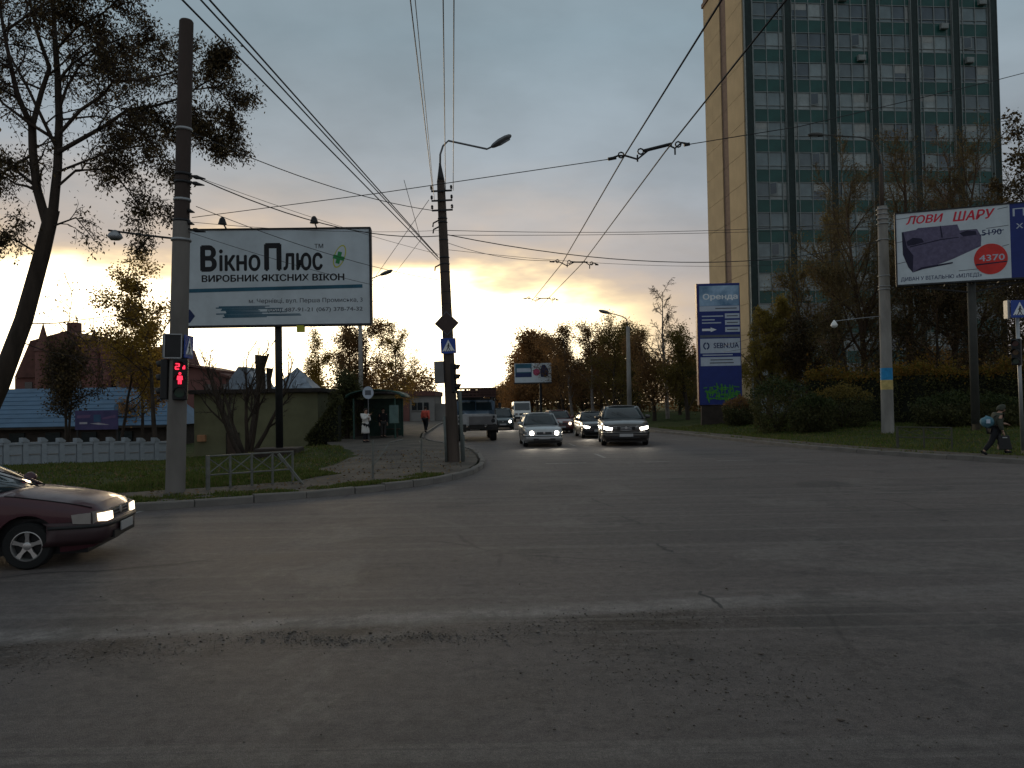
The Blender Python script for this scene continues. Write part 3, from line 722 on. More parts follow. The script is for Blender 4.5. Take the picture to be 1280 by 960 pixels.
def blue_roof():
    Y = 60; p = at(0, 535, Y); z = -1.1
    t = thing('blue_roofed_shed', 'long low dark shed under a light blue shingled roof', 'building', (p.x, Y, z), R(2))
    x0, x1 = -9, at(212, 530, Y).x - p.x; H = p.z - z; rh = 3.0; d = 4.5
    m = MB(); m.box(((x0 + x1) / 2, 4.2, H / 2 - .2), (x1 - x0 - .6, 7.4, H + .38)); m.build('wall', 'wall_dark', t)
    m = MB(); m.add([(x0, 0, H), (x1, 0, H), (x1 - 2.4, d, H + rh), (x0, d, H + rh), (x0, 2 * d, H), (x1, 2 * d, H)], [(0, 1, 2, 3), (3, 2, 5, 4), (1, 5, 2), (0, 3, 4), (0, 4, 5, 1)])
    rf = m.build('roof', 'roof_blue', t)
    rows = 9; n = Vector((0, -rh, d)).normalized()
    proto = None
    for i in range(rows):
        f0, f1 = i / rows, (i + 1) / rows + .01
        xr = x1 - 2.4 * f0 - .12; L_ = xr - x0
        q = MB(); a = Vector((x0, d * f0, H + rh * f0)) + n * .05; b = Vector((x0, d * f1, H + rh * f1)) + n * .015; e = Vector((L_, 0, 0)); e2 = Vector((L_ - .26, 0, 0))
        q.add([a, a + e, b + e2, b, a - n * .045, a + e - n * .045], [(0, 1, 2, 3), (0, 4, 5, 1)])
        q.build('shingle_course', 'roof_blue', rf, fix=False)
    m = MB(); m.box(((x0 + x1) / 2, -.05, H - .08), (x1 - x0 + .2, .12, .16)); m.build('gutter', 'wall_dark', t)
    for px, py in ((160, 510),):
        c = at(px, py, Y + 1.6); c = Vector((c.x - p.x, 1.6, c.z - z))
        q = MB(); q.prism([(-.75, -.6), (.75, -.6), (.75, .2), (0, .75), (-.75, .2)], -.9, 1.2); o = q.build('dormer', 'roof_blue' if px > 100 else 'roof_red', t); o.location = c
        q = MB(); q.box((0, -.94, -.1), (.8, .08, .6)); q.build('dormer_window', 'glass_dark', o)
    for k in range(7):
        q = MB(); x = x0 + 2 + k * (x1 - x0 - 3) / 7; q.box((x, .42, H * .52), (1.1, .14, 1.0)); w = q.build('window', 'glass_dark', t)
        q = MB(); q.box((x, .40, H * .52 - .53), (1.3, .2, .06)); q.build('sill', 'wall_grey', w)
blue_roof()

def banner():
    p = at(121, 560, 36); z = tz(p.x, p.y)
    t = thing('advert_banner', 'small violet and blue advertising banner on two posts behind the white fence', 'banner', (p.x, p.y, z), 0)
    w = .96; z0, z1 = at(121, 537, 36).z - z, at(121, 513, 36).z - z
    m = MB(); m.box((0, 0, (z0 + z1) / 2), (2 * w, .05, z1 - z0)); m.build('panel', M('banner_violet', (.035, .036, .11), .6, c2=(.06, .045, .12), var=.2, scale=1.5), t)
    for s in (-1, 1):
        m = MB(); m.box((s * (w - .06), .06, z1 / 2 - .1), (.06, .06, z1 + .2)); m.build('post', 'dark_metal', t)
    h = z1 - z0; V_ = M('banner_purple', (.12, .07, .15), .6); W_ = M('banner_pale', (.34, .32, .36), .6); T_ = M('banner_teal', (.03, .08, .16), .6)
    flat(t, 'printed_patch', [(-w + .08, z0 + .6 * h), (-.3, z0 + .63 * h), (-.25, z0 + .78 * h), (-w + .08, z0 + .75 * h)], -.031, V_)
    flat(t, 'printed_patch', rect(-.12, .2, z0 + .4 * h, z0 + .78 * h), -.031, T_)
    flat(t, 'printed_patch', [(.28, z0 + .52 * h), (w - .1, z0 + .6 * h), (w - .1, z0 + .75 * h), (.28, z0 + .62 * h)], -.031, V_)
    flat(t, 'printed_patch', [(-.3, z0 + .32 * h), (.1, z0 + .36 * h), (.6, z0 + .24 * h), (.1, z0 + .25 * h)], -.031, W_)
    flat(t, 'printed_patch', rect(-w + .2, -w + .55, z0 + .3 * h, z0 + .4 * h), -.031, W_)
banner()

def white_fence():
    a = Vector((at(-60, 560, 30).x, 29.5)); b = Vector((at(206, 560, 37).x, 37.5))
    t = thing('concrete_fence', 'low white concrete panel fence with sloping pillar caps along the lawn', 'fence', (a.x, a.y, 0), math.atan2(b.y - a.y, b.x - a.x))
    Lf = (b - a).length; n = 13; w = Lf / n
    zb = lambda x: tz(a.x + (b.x - a.x) * x / Lf, a.y + (b.y - a.y) * x / Lf)
    m = MB(); m.box((0, 0, .38), (w - .22, .09, .86)); 
    o = m.build('fence_panel', 'lawn_white', t); pme = o.data; bpy.data.objects.remove(o)
    m = MB(); m.box((0, -.06, .40), (w - .3, .02, .035))
    o = m.build('panel_groove', 'wall_grey', t); gme = o.data; bpy.data.objects.remove(o)
    m = MB(); m.box((0, 0, .84), (w - .2, .2, .09)); o = m.build('coping', 'lawn_white', t); cme = o.data; bpy.data.objects.remove(o)
    m = MB(); m.box((0, 0, .42), (.2, .24, 1.0)); m.prism([(-.14, .90), (.13, .90), (.13, .96), (-.02, 1.07), (-.14, 1.07)], -.14, .14); o = m.build('pillar', 'lawn_white', t); ime = o.data; bpy.data.objects.remove(o)
    for i in range(n):
        z = zb((i + .5) * w)
        for nm, me in (('fence_panel', pme), ('panel_groove', gme), ('coping', cme)): q = link(nm, me, t); q.location = ((i + .5) * w, 0, z); q.rotation_euler = (math.sin(i * 2.3) * .03, math.sin(i * 1.7) * .012, 0)
        q = link('pillar', ime, t); q.location = (i * w, 0, zb(i * w))
white_fence()

def far_house():
    Y = 95; p = at(520, 530, Y)
    t = thing('roadside_block', 'grey flat fronted building with a dark red parapet at the end of the pavement', 'building', (p.x, Y, -.3), 0)
    X = lambda px: at(px, 510, Y).x - p.x; Z = lambda py: at(520, py, Y).z + .3
    m = MB(); m.box(((X(494) + X(543)) / 2, 5, Z(494) / 2 - .3), (X(543) - X(494), 10, Z(494) + .6)); m.build('wall', 'wall_grey', t)
    m = MB(); m.box(((X(494) + X(543)) / 2, 4.9, Z(492)), (X(544) - X(494) + .2, 10.5, .55)); m.build('parapet', 'roof_red', t)
    m = MB(); m.prism([(X(496), 0), (X(512), 0), (X(512), Z(497)), (X(496), Z(497))], -.25, .0); m.build('brick_bay', 'wall_pink', t)
    m = MB(); m.box((X(556), 5, Z(505) / 2), (2.6, 8, Z(505))); m.build('annex', 'wall_grey', t)
    for px in (518, 525, 533):
        q = MB(); q.box((X(px), -.02, Z(508)), (.55, .12, .9)); w = q.build('window', 'glass_dark', t)
        q = MB(); q.box((X(px), -.05, Z(508) - .5), (.7, .18, .08)); q.build('sill', 'wall_grey', w)
far_house()

def shelter():
    Y = 46; p = at(474, 547, Y)
    t = thing('bus_shelter', 'dark green bus stop kiosk with a curved roof', 'bus shelter', (p.x, Y, .125), 0)
    W, D, H = 1.15, 1.5, 2.25
    for x in (-W, W):
        for y in (-D, D):
            m = MB(); m.tube([(x, y, 0), (x, y, H)], .05, 8); m.build('post', 'shelter_green', t)
    m = MB(); rows = []
    for i in range(11):
        a = math.pi * i / 10; rows.append([(math.cos(a) * (W + .42), -D - .3, H + .05 + .42 * math.sin(a)), (math.cos(a) * (W + .42), D + .3, H + .05 + .42 * math.sin(a))])
    m.grid(rows); m.build('roof', 'shelter_green', t, smooth=True, solid=.06)
    m = MB(); m.box((0, D, 1.15), (2 * W - .1, .05, 2.2)); m.build('back_panel', 'shelter_green', t)
    m = MB(); m.box((-W, 0, 1.15), (.05, 2 * D - .1, 2.1)); m.build('side_panel', 'wall_dark', t)
    m = MB(); m.box((.5, D - .5, .45), (1.1, .4, .06)); m.box((.1, D - .5, .21), (.06, .3, .42)); m.box((.9, D - .5, .21), (.06, .3, .42)); m.build('bench', 'door_brown', t)
    m = MB(); m.box((W - .05, -D - .08, 1.35), (.5, .06, 1.0)); m.build('timetable', M('shelter_teal', (.10, .16, .15), .5), t)
    # round stop sign on its own post
    q = at(461, 553, 43.5)
    t = thing('bus_stop_sign', 'pale round bus stop sign on a thin post by the kiosk', 'sign', (q.x, 43.5, .125), 0)
    m = MB(); m.tube([(0, 0, 0), (0, 0, 2.85)], .03, 8); m.build('post', 'grey_metal', t)
    m = MB(); m.prism(disc(0, 2.55, .3, .34), -.05, -.03); m.build('disc', 'panel_light', t)
    m = MB(); m.prism(rect(-.16, .16, 2.42, 2.68), -.056, -.052); m.build('symbol', 'print_grey', t)
shelter()
# ------------------------------------------------------------------ posts, signals and signs
def emis(name, c, s):
    m = bpy.data.materials.new(name); m.use_nodes = True; b = m.node_tree.nodes['Principled BSDF']
    b.inputs['Base Color'].default_value = (*[min(1, x) * .5 for x in c], 1); b.inputs['Emission Color'].default_value = (*c, 1); b.inputs['Emission Strength'].default_value = s; MATS[name] = m; return m
emis('led_red', (1, .03, .07), 1.6); emis('headlamp', (1, .93, .82), 14); emis('headlamp_dim', (1, .80, .55), 3.0); emis('tail_red', (1, .25, .12), 1.2)

def crossing_sign(parent, c, s, yaw=0.0, name='crossing_sign'):
    """blue square with a white triangle and a walking figure, facing -y before yaw"""
    m = MB(); m.box((0, 0, 0), (s, .025, s)); o = m.build(name, 'sign_blue', parent, bevel=.008); o.location = c; o.rotation_euler = (0, 0, yaw)
    k = s / 2
    flat(o, 'white_triangle', [(-.80 * k, -.70 * k), (.80 * k, -.70 * k), (0, .80 * k)], -.017, 'sign_white')
    q = MB()
    def ln(a, b, w): 
        a, b = Vector(a) * k, Vector(b) * k; t = (b - a).normalized(); n = Vector((-t.y, t.x)) * w * k / 2
        q.prism([tuple(a - n), tuple(b - n), tuple(b + n), tuple(a + n)], -.0235, -.0175)
    q.prism([(x * k, z * k) for x, z in disc(.03, .25, .085, .085, 12)], -.0235, -.0175)
    ln((.02, .18), (-.03, -.18), .16); ln((-.03, -.15), (-.24, -.60), .09); ln((-.02, -.15), (.20, -.58), .09); ln((.02, .1), (.24, -.12), .06); ln((.0, .1), (-.22, -.08), .06)
    q.build('walking_figure', 'print_black', o)
    q = MB()
    for x in (-.62, -.34, -.06, .22, .5): q.prism([(x * k, -.69 * k), ((x + .13) * k, -.69 * k), ((x + .13) * k, -.61 * k), (x * k, -.61 * k)], -.0225, -.0172)
    q.build('stripe', 'print_black', o)
    return o
def signal_head(parent, loc, yaw, name='traffic_signal', n=3, s=1.0, lit=None):
    """three-lamp head facing -y before yaw"""
    m = MB(); m.box((0, .1 * s, 0), (.33 * s, .2 * s, .34 * n * s)); o = m.build(name, 'black', parent, bevel=.025); o.location = loc; o.rotation_euler = (0, 0, yaw)
    for i in range(n):
        z = (n / 2 - .5 - i) * .34 * s
        q = MB(); q.prism(disc(0, z, .12 * s, .12 * s, 16), -.015, .004); q.build('lens', 'led_red' if lit == i else M_lens[i % 3], o)
        q = MB(); rows = []
        for a in range(9):
            th = math.pi * (-.05 + 1.1 * a / 8); x, zz = math.cos(th) * .145 * s, math.sin(th) * .145 * s
            rows.append([(x, 0, z + zz), (x * .92, -.20 * s * (.45 + .55 * max(0, math.sin(th))), z + zz * .9 - .01)])
        q.grid(rows); q.build('visor', 'black', o, smooth=True, solid=.008)
    return o
M_lens = [M('lens_red', (.05, .008, .008), .2), M('lens_amber', (.07, .035, .006), .2), M('lens_green', (.006, .04, .025), .2)]

# left concrete pole carrying the pedestrian signal
pb = gp(219, 615, .125); PLx, PLy = pb.x, pb.y
top = at(233, 27, PLy)
def left_pole():
    h = top.z - .125; tilt = math.atan2(top.x - PLx, h)
    t = thing('concrete_pole', 'tall weathered concrete pole at the left corner carrying a red pedestrian signal', 'pole', (PLx, PLy, .125), rot=(0, tilt, 0))
    Z = lambda py: at(225, py, PLy).z - .125
    m = MB(); m.tube([(0, 0, Z(290)), (0, 0, h)], [.165, .15], 20); m.build('shaft', M('left_shaft', (.055, .040, .034), .9, var=.35, scale=.9, bump=.4, bscale=25, stretch=(1, 1, .45)), t, smooth=True, angle=40)
    m = MB(); m.tube([(0, 0, -.3), (0, 0, Z(400)), (0, 0, Z(277))], [.205, .19, .18], 20); m.build('base_sleeve', M('left_sleeve', (.17, .155, .14), .9, var=.3, scale=.9, bump=.4, bscale=25, stretch=(1, 1, .45)), t, smooth=True, angle=40)
    m = MB(); m.lathe([(.142, 0), (.13, .03), (.0, .035)], 20, (0, 0, h)); m.build('cap', 'old_pole', t, smooth=True)
    Z = lambda py: at(225, py, PLy).z - .125
    for py in (162, 218, 228, 250, 276, 300, 445):
        m = MB(); r = (.19 if py > 276 else .160); z = Z(py); m.lathe([(r + .02, z - .03), (r + .028, z), (r + .02, z + .03)], 20); m.build('clamp_band', 'dark_metal' if py not in (162, 250, 300) else 'galvanised', t, smooth=True)
    for py, x in ((220, .52), (228, .5), (277, .3), (286, .55), (262, .3)):
        m = MB(); z = Z(py); m.bar((.12, -.03, z), (x * .55, -.05, z - .03), .035); m.tube([(x * .5, -.05, z - .02), (x * .62, -.05, z - .035), (x * .75, -.05, z - .05), (x, -.05, z - .07)], [.035, .05, .035, .012], 8); m.build('insulator', 'black', t)
    # sign boxes under the billboard line
    zc = (Z(417) + Z(450)) / 2
    b = MB(); b.box((-.02, -.23, zc), (.36, .04, .52)); b.build('sign_back', 'dark_metal', t, bevel=.006)
    b = MB()
    for zz in (-.255, .255): b.box((-.02, -.256, zc + zz), (.38, .02, .025))
    for xx in (-.2, .17): b.box((xx, -.256, zc), (.025, .02, .50))
    b.build('sign_rim', 'galvanised', t)
    crossing_sign(t, (.22, .0, zc), .5, R(92))
    b = MB(); b.box((-.24, 0, zc), (.06, .4, .5)); b.build('sign_edge', 'grey_metal', t)
    for zz in (-.15, .15):
        b = MB(); b.bar((-.2, -.2, zc + zz), (.24, -.14, zc + zz), .03); b.build('sign_bracket', 'grey_metal', t)
    # pedestrian signal, countdown above a red man
    zt, zb_ = Z(449), Z(500); zc = (zt + zb_) / 2; hh = zt - zb_
    b = MB(); b.box((0, .1, 0), (.30, .2, hh)); o = b.build('pedestrian_signal', 'black', t, bevel=.025); o.location = (.16, -.28, zc); o.rotation_euler = (0, 0, R(16))
    segs = {'2': 'abged', '1': 'bc'}
    q = MB()
    def seg(cx, cz, w, ch):
        g = {'a': ((-1, 1), (1, 1)), 'b': ((1, 1), (1, 0)), 'c': ((1, 0), (1, -1)), 'd': ((-1, -1), (1, -1)), 'e': ((-1, 0), (-1, -1)), 'f': ((-1, 1), (-1, 0)), 'g': ((-1, 0), (1, 0))}
        for s in segs[ch]:
            (x0, z0), (x1, z1) = g[s]; q.bar((cx + x0 * w, -.012, cz + z0 * w * 1.6), (cx + x1 * w, -.012, cz + z1 * w * 1.6), .024, .024, up=(0, 1, 0))
    seg(-.055, hh * .31, .036, '2'); q.box((.075, -.012, hh * .275), (.05, .02, .05)); q.box((.085, -.012, hh * .31), (.03, .02, .05))
    q.build('countdown', 'led_red', o)
    q = MB(); z = hh * .02
    q.prism(disc(0, z + .105, .03, .03, 12), -.022, -.004); q.prism([(-.05, z + .06), (.05, z + .06), (.06, z - .03), (.035, z - .03), (.035, z - .12), (.008, z - .12), (0, z - .05), (-.008, z - .12), (-.035, z - .12), (-.035, z - .03), (-.06, z - .03)], -.022, -.004); q.build('red_man', 'led_red', o)
    q = MB(); q.prism(disc(0, -hh * .32, .105, .105, 18), -.02, .0); q.build('lens', M_lens[2], o)
    for zz in (hh * .30, hh * .0, -hh * .32):
        q = MB(); rows = []
        for a in range(9):
            th = math.pi * a / 8; rows.append([(math.cos(th) * .125, 0, zz + math.sin(th) * .125), (math.cos(th) * .118, -.13, zz + math.sin(th) * .118)])
        q.grid(rows); q.build('visor', 'black', o, smooth=True, solid=.006)
    signal_head(t, (-.30, -.02, zc), R(-100), n=3, s=.86)
    za, zb2 = Z(298), Z(283); b = MB(); b.tube([(-.1, .05, za), (-.9, .3, za + .12), (-1.85, .5, zb2)], .025, 6); b.build('lamp_arm', 'dark_metal', t)
    b = MB(); b.lathe([(.03, .12), (.13, .04), (.17, -.04), (.1, -.1), (0, -.12)], 10, (-1.68, .46, zb2 - .12)); b.build('lamp_head', 'galvanised', t, smooth=True)
    for zz in (-.28, .28):
        b = MB(); b.bar((-.32, 0, zc + zz), (.1, -.1, zc + zz), .035); b.build('signal_bracket', 'dark_metal', t)
left_pole()

# central pole
cb = gp(567, 577, .125); CPx, CPy = cb.x, cb.y
ct = at(551, 226, CPy)
def arm_lamp(t, p0, pts, head_dir, mat='grey_metal', s=1.0):
    m = MB(); m.tube(pts, .032 * s, 8); m.build('lamp_arm', mat, t, smooth=True)
    e = Vector(pts[-1]); d = Vector(head_dir).normalized(); n = 8
    ring = []
    a = d.cross(Vector((0, 0, 1))).normalized(); b = a.cross(d)
    prof = [(0, .05, .05), (.08, .10, .08), (.28, .155, .11), (.52, .15, .10), (.66, .10, .07), (.72, .03, .03)]
    q = MB(); rows = []
    for f, w, h in prof:
        rows.append([e + d * f * s + a * (w * s * math.cos(2 * math.pi * j / n)) + b * (h * s * math.sin(2 * math.pi * j / n)) for j in range(n + 1)])
    q.grid(rows); hd_ = q.build('lamp_head', mat, t, smooth=True)
    q = MB(); rows = []
    for f, w in ((.25, .02), (.3, .1), (.5, .1), (.62, .03)):
        rows.append([e + d * f * s + a * (w * s * x) - b * (.115 * s - .03 * abs(x)) for x in (-1, 0, 1)])
    q.grid(rows); q.build('lamp_glass', 'panel_light', hd_, smooth=True)
def central_pole():
    h = ct.z - .125; tilt = math.atan2(ct.x - CPx, h)
    t = thing('lamp_pole', 'dark concrete pole with signs and a long-armed street lamp at the road corner', 'pole', (CPx, CPy, .125), rot=(0, tilt, 0))
    Z = lambda py: at(560, py, CPy).z - .125
    m = MB(); m.tube([(0, 0, -.2), (0, 0, h * .4), (0, 0, h * .78), (0, 0, h)], [.2, .175, .145, .125], 18); m.build('shaft', 'old_pole', t, smooth=True, angle=40)
    m = MB(); m.lathe([(.13, 0), (.09, .25), (.04, .55), (.035, .62)], 12, (0, 0, h - .05)); m.build('lamp_socket', 'dark_metal', t, smooth=True)
    s = CPy / 1000
    arm_lamp(t, 0, [(0, 0, h + .5), (.02, 0, h + .85), (.12, 0, h + 1.12), (.30, 0, h + 1.28), (60 * s, -.1, Z(190)), (66 * s, -.1, Z(187.5))], (1, -.05, .52))
    for py in (240, 252, 264):
        m = MB(); z = Z(py); m.box((.02, -.16, z), (.66, .05, .05)); a = m.build('crossarm', 'dark_metal', t)
        for x in (-.30, .33):
            q = MB(); q.tube([(x, -.16, z), (x, -.16, z + .07)], .012, 6); q.lathe([(.02, .05), (.045, .07), (.03, .1), (.045, .12), (.025, .17), (0, .18)], 10, (x, -.16, z)); q.build('insulator', 'black', a, smooth=True)
    for py in (273, 278, 300, 322, 330, 340, 365, 380):
        m = MB(); z = Z(py); r = .14 if py < 310 else .15; m.lathe([(r, z - .03), (r + .02, z), (r, z + .03)], 16); m.build('clamp_band', 'dark_metal', t, smooth=True)
    for py in (275, 283, 330):
        m = MB(); z = Z(py); m.tube([(-.13, 0, z), (-.3, 0, z - .08), (-.32, 0, z - .2)], .025, 6); m.build('cable_hook', 'black', t)
    # diamond priority sign, its backlit darkness put into the face colour
    z = Z(405); k = .385
    m = MB(); m.prism([(-k, z), (0, z - k), (k, z), (0, z + k)], -.235, -.215); o = m.build('priority_sign', 'print_grey', t)
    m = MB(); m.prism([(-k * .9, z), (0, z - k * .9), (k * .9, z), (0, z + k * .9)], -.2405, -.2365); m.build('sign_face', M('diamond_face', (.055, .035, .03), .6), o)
    crossing_sign(t, (.02, -.235, Z(433)), .48, R(3))
    z = (Z(450) + Z(480)) / 2
    m = MB(); m.box((-.32, -.1, z), (.30, .12, .70)); m.build('control_box', M('box_grey', (.16, .15, .145), .6), t, bevel=.02)
    m = MB(); m.box((-.12, -.1, z), (.2, .05, .08)); m.build('box_bracket', 'dark_metal', t)
    signal_head(t, (.18, -.05, Z(473)), R(78), n=3, s=.9)
    m = MB(); m.box((.12, 0, Z(460)), (.2, .05, .05)); m.box((.12, 0, Z(486)), (.2, .05, .05)); m.build('signal_bracket', 'dark_metal', t)
    m = MB(); m.tube([(.30, -.1, -.1), (.30, -.1, Z(490))], .055, 10); m.build('cable_pipe', M('pipe_green', (.11, .125, .115), .7, var=.2), t, smooth=True)
    m = MB(); m.tube([(-.22, -.12, -.1), (-.22, -.12, Z(520))], .04, 8); m.build('cable_pipe', 'pipe_green', t, smooth=True)
    q = gp(579, 574, .125)
    b = thing('guard_post', 'short grey steel post beside the central pole', 'post', (q.x, q.y, .125))
    m = MB(); m.tube([(0, 0, -.1), (0, 0, .78)], .06, 12); m.build('shaft', 'pipe_green', b, smooth=True)
    m = MB(); m.lathe([(.066, 0), (.05, .03), (0, .04)], 12, (0, 0, .78)); m.build('cap', 'grey_metal', b, smooth=True)
central_pole()

# right pole with painted bands
rb = gp(1110, 545, .2); RPx, RPy = rb.x, rb.y
M('arm_dull', (.075, .075, .07), .7, .3)
def right_pole():
    tz_ = tz(RPx, RPy); t = thing('banded_pole', 'concrete lamp pole with a blue and yellow painted band by the hedge', 'pole', (RPx, RPy, tz_), rot=(0, R(.25), 0))
    Z = lambda py: at(1108, py, RPy).z - tz_
    h = Z(258)
    m = MB(); m.tube([(0, 0, -.3), (0, 0, h * .5), (0, 0, h)], [.27, .24, .205], 18); m.build('shaft', 'pole_concrete', t, smooth=True, angle=40)
    def r(z): return .27 - .065 * z / h
    for a, b, c, nm in ((460, 475, (.02, .24, .50), 'blue_band'), (475, 487, (.50, .38, .14), 'yellow_band')):
        m = MB(); m.lathe([(r(Z(b)) + .004, Z(b)), (r(Z(a)) + .004, Z(a))], 18); m.f = m.f[:18]; m.m = m.m[:18]; m.build(nm, M(nm, c, .7, var=.2, scale=6), t, smooth=True)
    m = MB(); m.tube([(-.02, 0, h - .1), (-.02, 0, Z(205))], [.10, .075], 10); m.build('lamp_tube', 'old_pole', t, smooth=True)
    for py in (262, 268, 274, 280, 300, 345, 358, 362):
        m = MB(); z = Z(py); m.lathe([(.255, z - .02), (.272, z), (.255, z + .02)], 16); m.build('clamp_band', 'galvanised', t, smooth=True)
    s = RPy / 1000
    arm_lamp(t, 0, [(-.02, 0, Z(206)), (-.1, 0, Z(186)), (-.35, 0, Z(176)), (-.9, 0, Z(171)), (-72 * s, 0, Z(167.5))], (-1, 0, .02), 'arm_dull', .95)
    m = MB(); m.tube([(-.15, 0, Z(395)), (-1.0, -.05, Z(397)), (-65 * s, -.1, Z(401))], .018, 6); a = m.build('bracket_arm', 'galvanised', t)
    m = MB(); m.lathe([(.02, .16), (.09, .06), (.15, -.05), (.15, -.09), (.10, -.16), (0, -.2)], 12, (-65 * s, -.1, Z(404))); m.build('floodlight', M('lamp_white', (.75, .75, .72), .35), a, smooth=True)
right_pole()

# pedestrian signal post at the right edge
def right_signal():
    p = gp(1279, 566, .125)
    t = thing('signal_post', 'thin grey post with a crossing sign and unlit traffic light at the right edge', 'traffic light', (p.x, p.y, .125), 0)
    Z = lambda py: at(1276, py, p.y).z - .125; s = p.y / 1000
    m = MB(); m.tube([(0, 0, -.2), (-.05, 0, Z(380))], .055, 10); m.build('post', 'galvanised', t, smooth=True)
    o = crossing_sign(t, (-.02, -.09, Z(386.5)), .54, 0)
    m = MB(); m.box((-.32, .06, Z(386.5)), (.09, .2, .56)); m.build('sign_edge', 'galvanised', t)
    signal_head(t, (-.19, -.1, Z(440)), R(-48), n=3, s=.80)
    m = MB(); m.box((-.09, 0, Z(430)), (.2, .04, .04)); m.box((-.09, 0, Z(450)), (.2, .04, .04)); m.build('signal_bracket', 'grey_metal', t)
right_signal()

# ------------------------------------------------------------------ billboards
def billboard_left():
    Y = 29; p = at(346, 560, Y); zg = tz(p.x, Y) - .05
    t = thing('billboard', 'large white window maker billboard on a single steel post on the left', 'billboard', (p.x, Y, zg), R(1.5))
    X = lambda px: (px - 346) * Y / 1000; Z = lambda py: at(346, py, Y).z - zg
    x0, x1, z0, z1 = X(235), X(464), Z(405.5), Z(287)
    w, h = x1 - x0, z1 - z0
    m = MB(); m.box(((x0 + x1) / 2, .12, (z0 + z1) / 2), (w, .2, h)); m.build('panel', 'print_white', t)
    m = MB()
    m.box(((x0 + x1) / 2, .12, z0 - .04), (w + .1, .3, .07)); m.box(((x0 + x1) / 2, .12, z1 + .035), (w + .1, .26, .06))
    for x in (x0 - .035, x1 + .035): m.box((x, .12, (z0 + z1) / 2), (.07, .26, h))
    m.build('frame', 'dark_metal', t)
    m = MB(); m.tube([(0, .38, -.3), (0, .38, z1 - .4)], .135, 14); m.build('post', 'dark_metal', t, smooth=True)
    m = MB(); m.box((0, .38, .08), (1.5, 1.3, .5)); m.build('footing', 'wall_dark', t, bevel=.05)
    for x in (X(285), X(398)):
        m = MB(); m.bar((x, .25, z1), (x, -.35, z1 + .22), .04); a = m.build('lamp_bracket', 'dark_metal', t)
        m = MB(); m.lathe([(.05, .17), (.10, .1), (.14, -.03), (.16, -.08), (0, -.1)], 10, (x, -.35, z1 + .22)); m.build('floodlight', 'black', a)
    m = MB(); m.box((X(377), .05, z0 - .17), (.26, .2, .24)); m.build('meter_box', 'print_lime', t)
    y = .018
    px = lambda a, b, c, d: (x0 + a * w, x0 + b * w, z0 + c * h, z0 + d * h)
    # title: tall initials, smaller letters between
    text(t, 'В', *px(.078, .168, .565, .845), y, 'print_black', bold=.045)
    text(t, 'ікно', *px(.18, .405, .565, .80), y, 'print_black', bold=.028)
    text(t, 'П', *px(.425, .52, .565, .86), y, 'print_black', bold=.05)
    text(t, 'люс', *px(.53, .745, .565, .755), y, 'print_black', bold=.03)
    text(t, 'ТМ', *px(.70, .748, .80, .845), y, 'print_black', bold=.01)
    text(t, 'ВИРОБНИК ЯКІСНИХ ВІКОН', *px(.085, .862, .455, .53), y, 'print_black', bold=.035)
    flat(t, 'printed_line', [(x0 + .005 * w, z0 + .345 * h), (x0 + .96 * w, z0 + .375 * h), (x0 + .96 * w, z0 + .412 * h), (x0 + .005 * w, z0 + .385 * h)], y - .003, 'print_teal')
    text(t, 'м. Чернівці, вул. Перша Промиська, 3', *px(.34, .96, .215, .275), y, 'print_grey', bold=.012)
    text(t, '(050) 487-91-21 (067) 378-74-32', *px(.44, .96, .12, .175), y, 'print_grey', bold=.015)
    q = MB(); r = random.Random(5)
    for i in range(10):
        zz = .075 + i * .0125; a = .19 + r.uniform(-.03, .03); b = .42 + r.uniform(-.05, .22 if i % 3 else .04)
        q.prism([(x0 + a * w, z0 + zz * h), (x0 + b * w, z0 + (zz + .004) * h), (x0 + b * w, z0 + (zz + .012) * h), (x0 + a * w, z0 + (zz + .0118) * h)], y - .002 - i * .0002, y + .001)
    q.build('brush_stroke', 'print_teal', t)
    flat(t, 'blue_arrow', [(x0 + .0 * w, z0 + .03 * h), (x0 + .02 * w, z0 + .03 * h), (x0 + .048 * w, z0 + .10 * h), (x0 + .02 * w, z0 + .17 * h), (x0 + .0 * w, z0 + .17 * h)], y - .003, 'print_navy')
    cx, cz = x0 + .837 * w, z0 + .71 * h
    flat(t, 'logo_leaf', disc(cx, cz, .20, .44, 28, R(-20)), y - .004, 'print_lime')
    flat(t, 'logo_leaf_inner', disc(cx, cz, .165, .39, 28, R(-20)), y - .008, 'print_white')
    q = MB(); a = R(-14)
    for (bx, bz) in ((.085, .26), (.24, .09)):
        c, s = math.cos(a), math.sin(a); pts = [(-bx, -bz), (bx, -bz), (bx, bz), (-bx, bz)] if bx < bz else [(-bx, -bz * .95), (bx, -bz * .95), (bx, bz * .95), (-bx, bz * .95)]
        pts = [(cx - .03 + u * c * .85 - v * s * .85, cz - .05 + u * s * .85 + v * c * .85) for u, v in pts]; q.prism(pts, y - .014 - (.002 if bx > bz else 0), y - .009)
    q.build('logo_cross', 'print_green', t)
billboard_left()

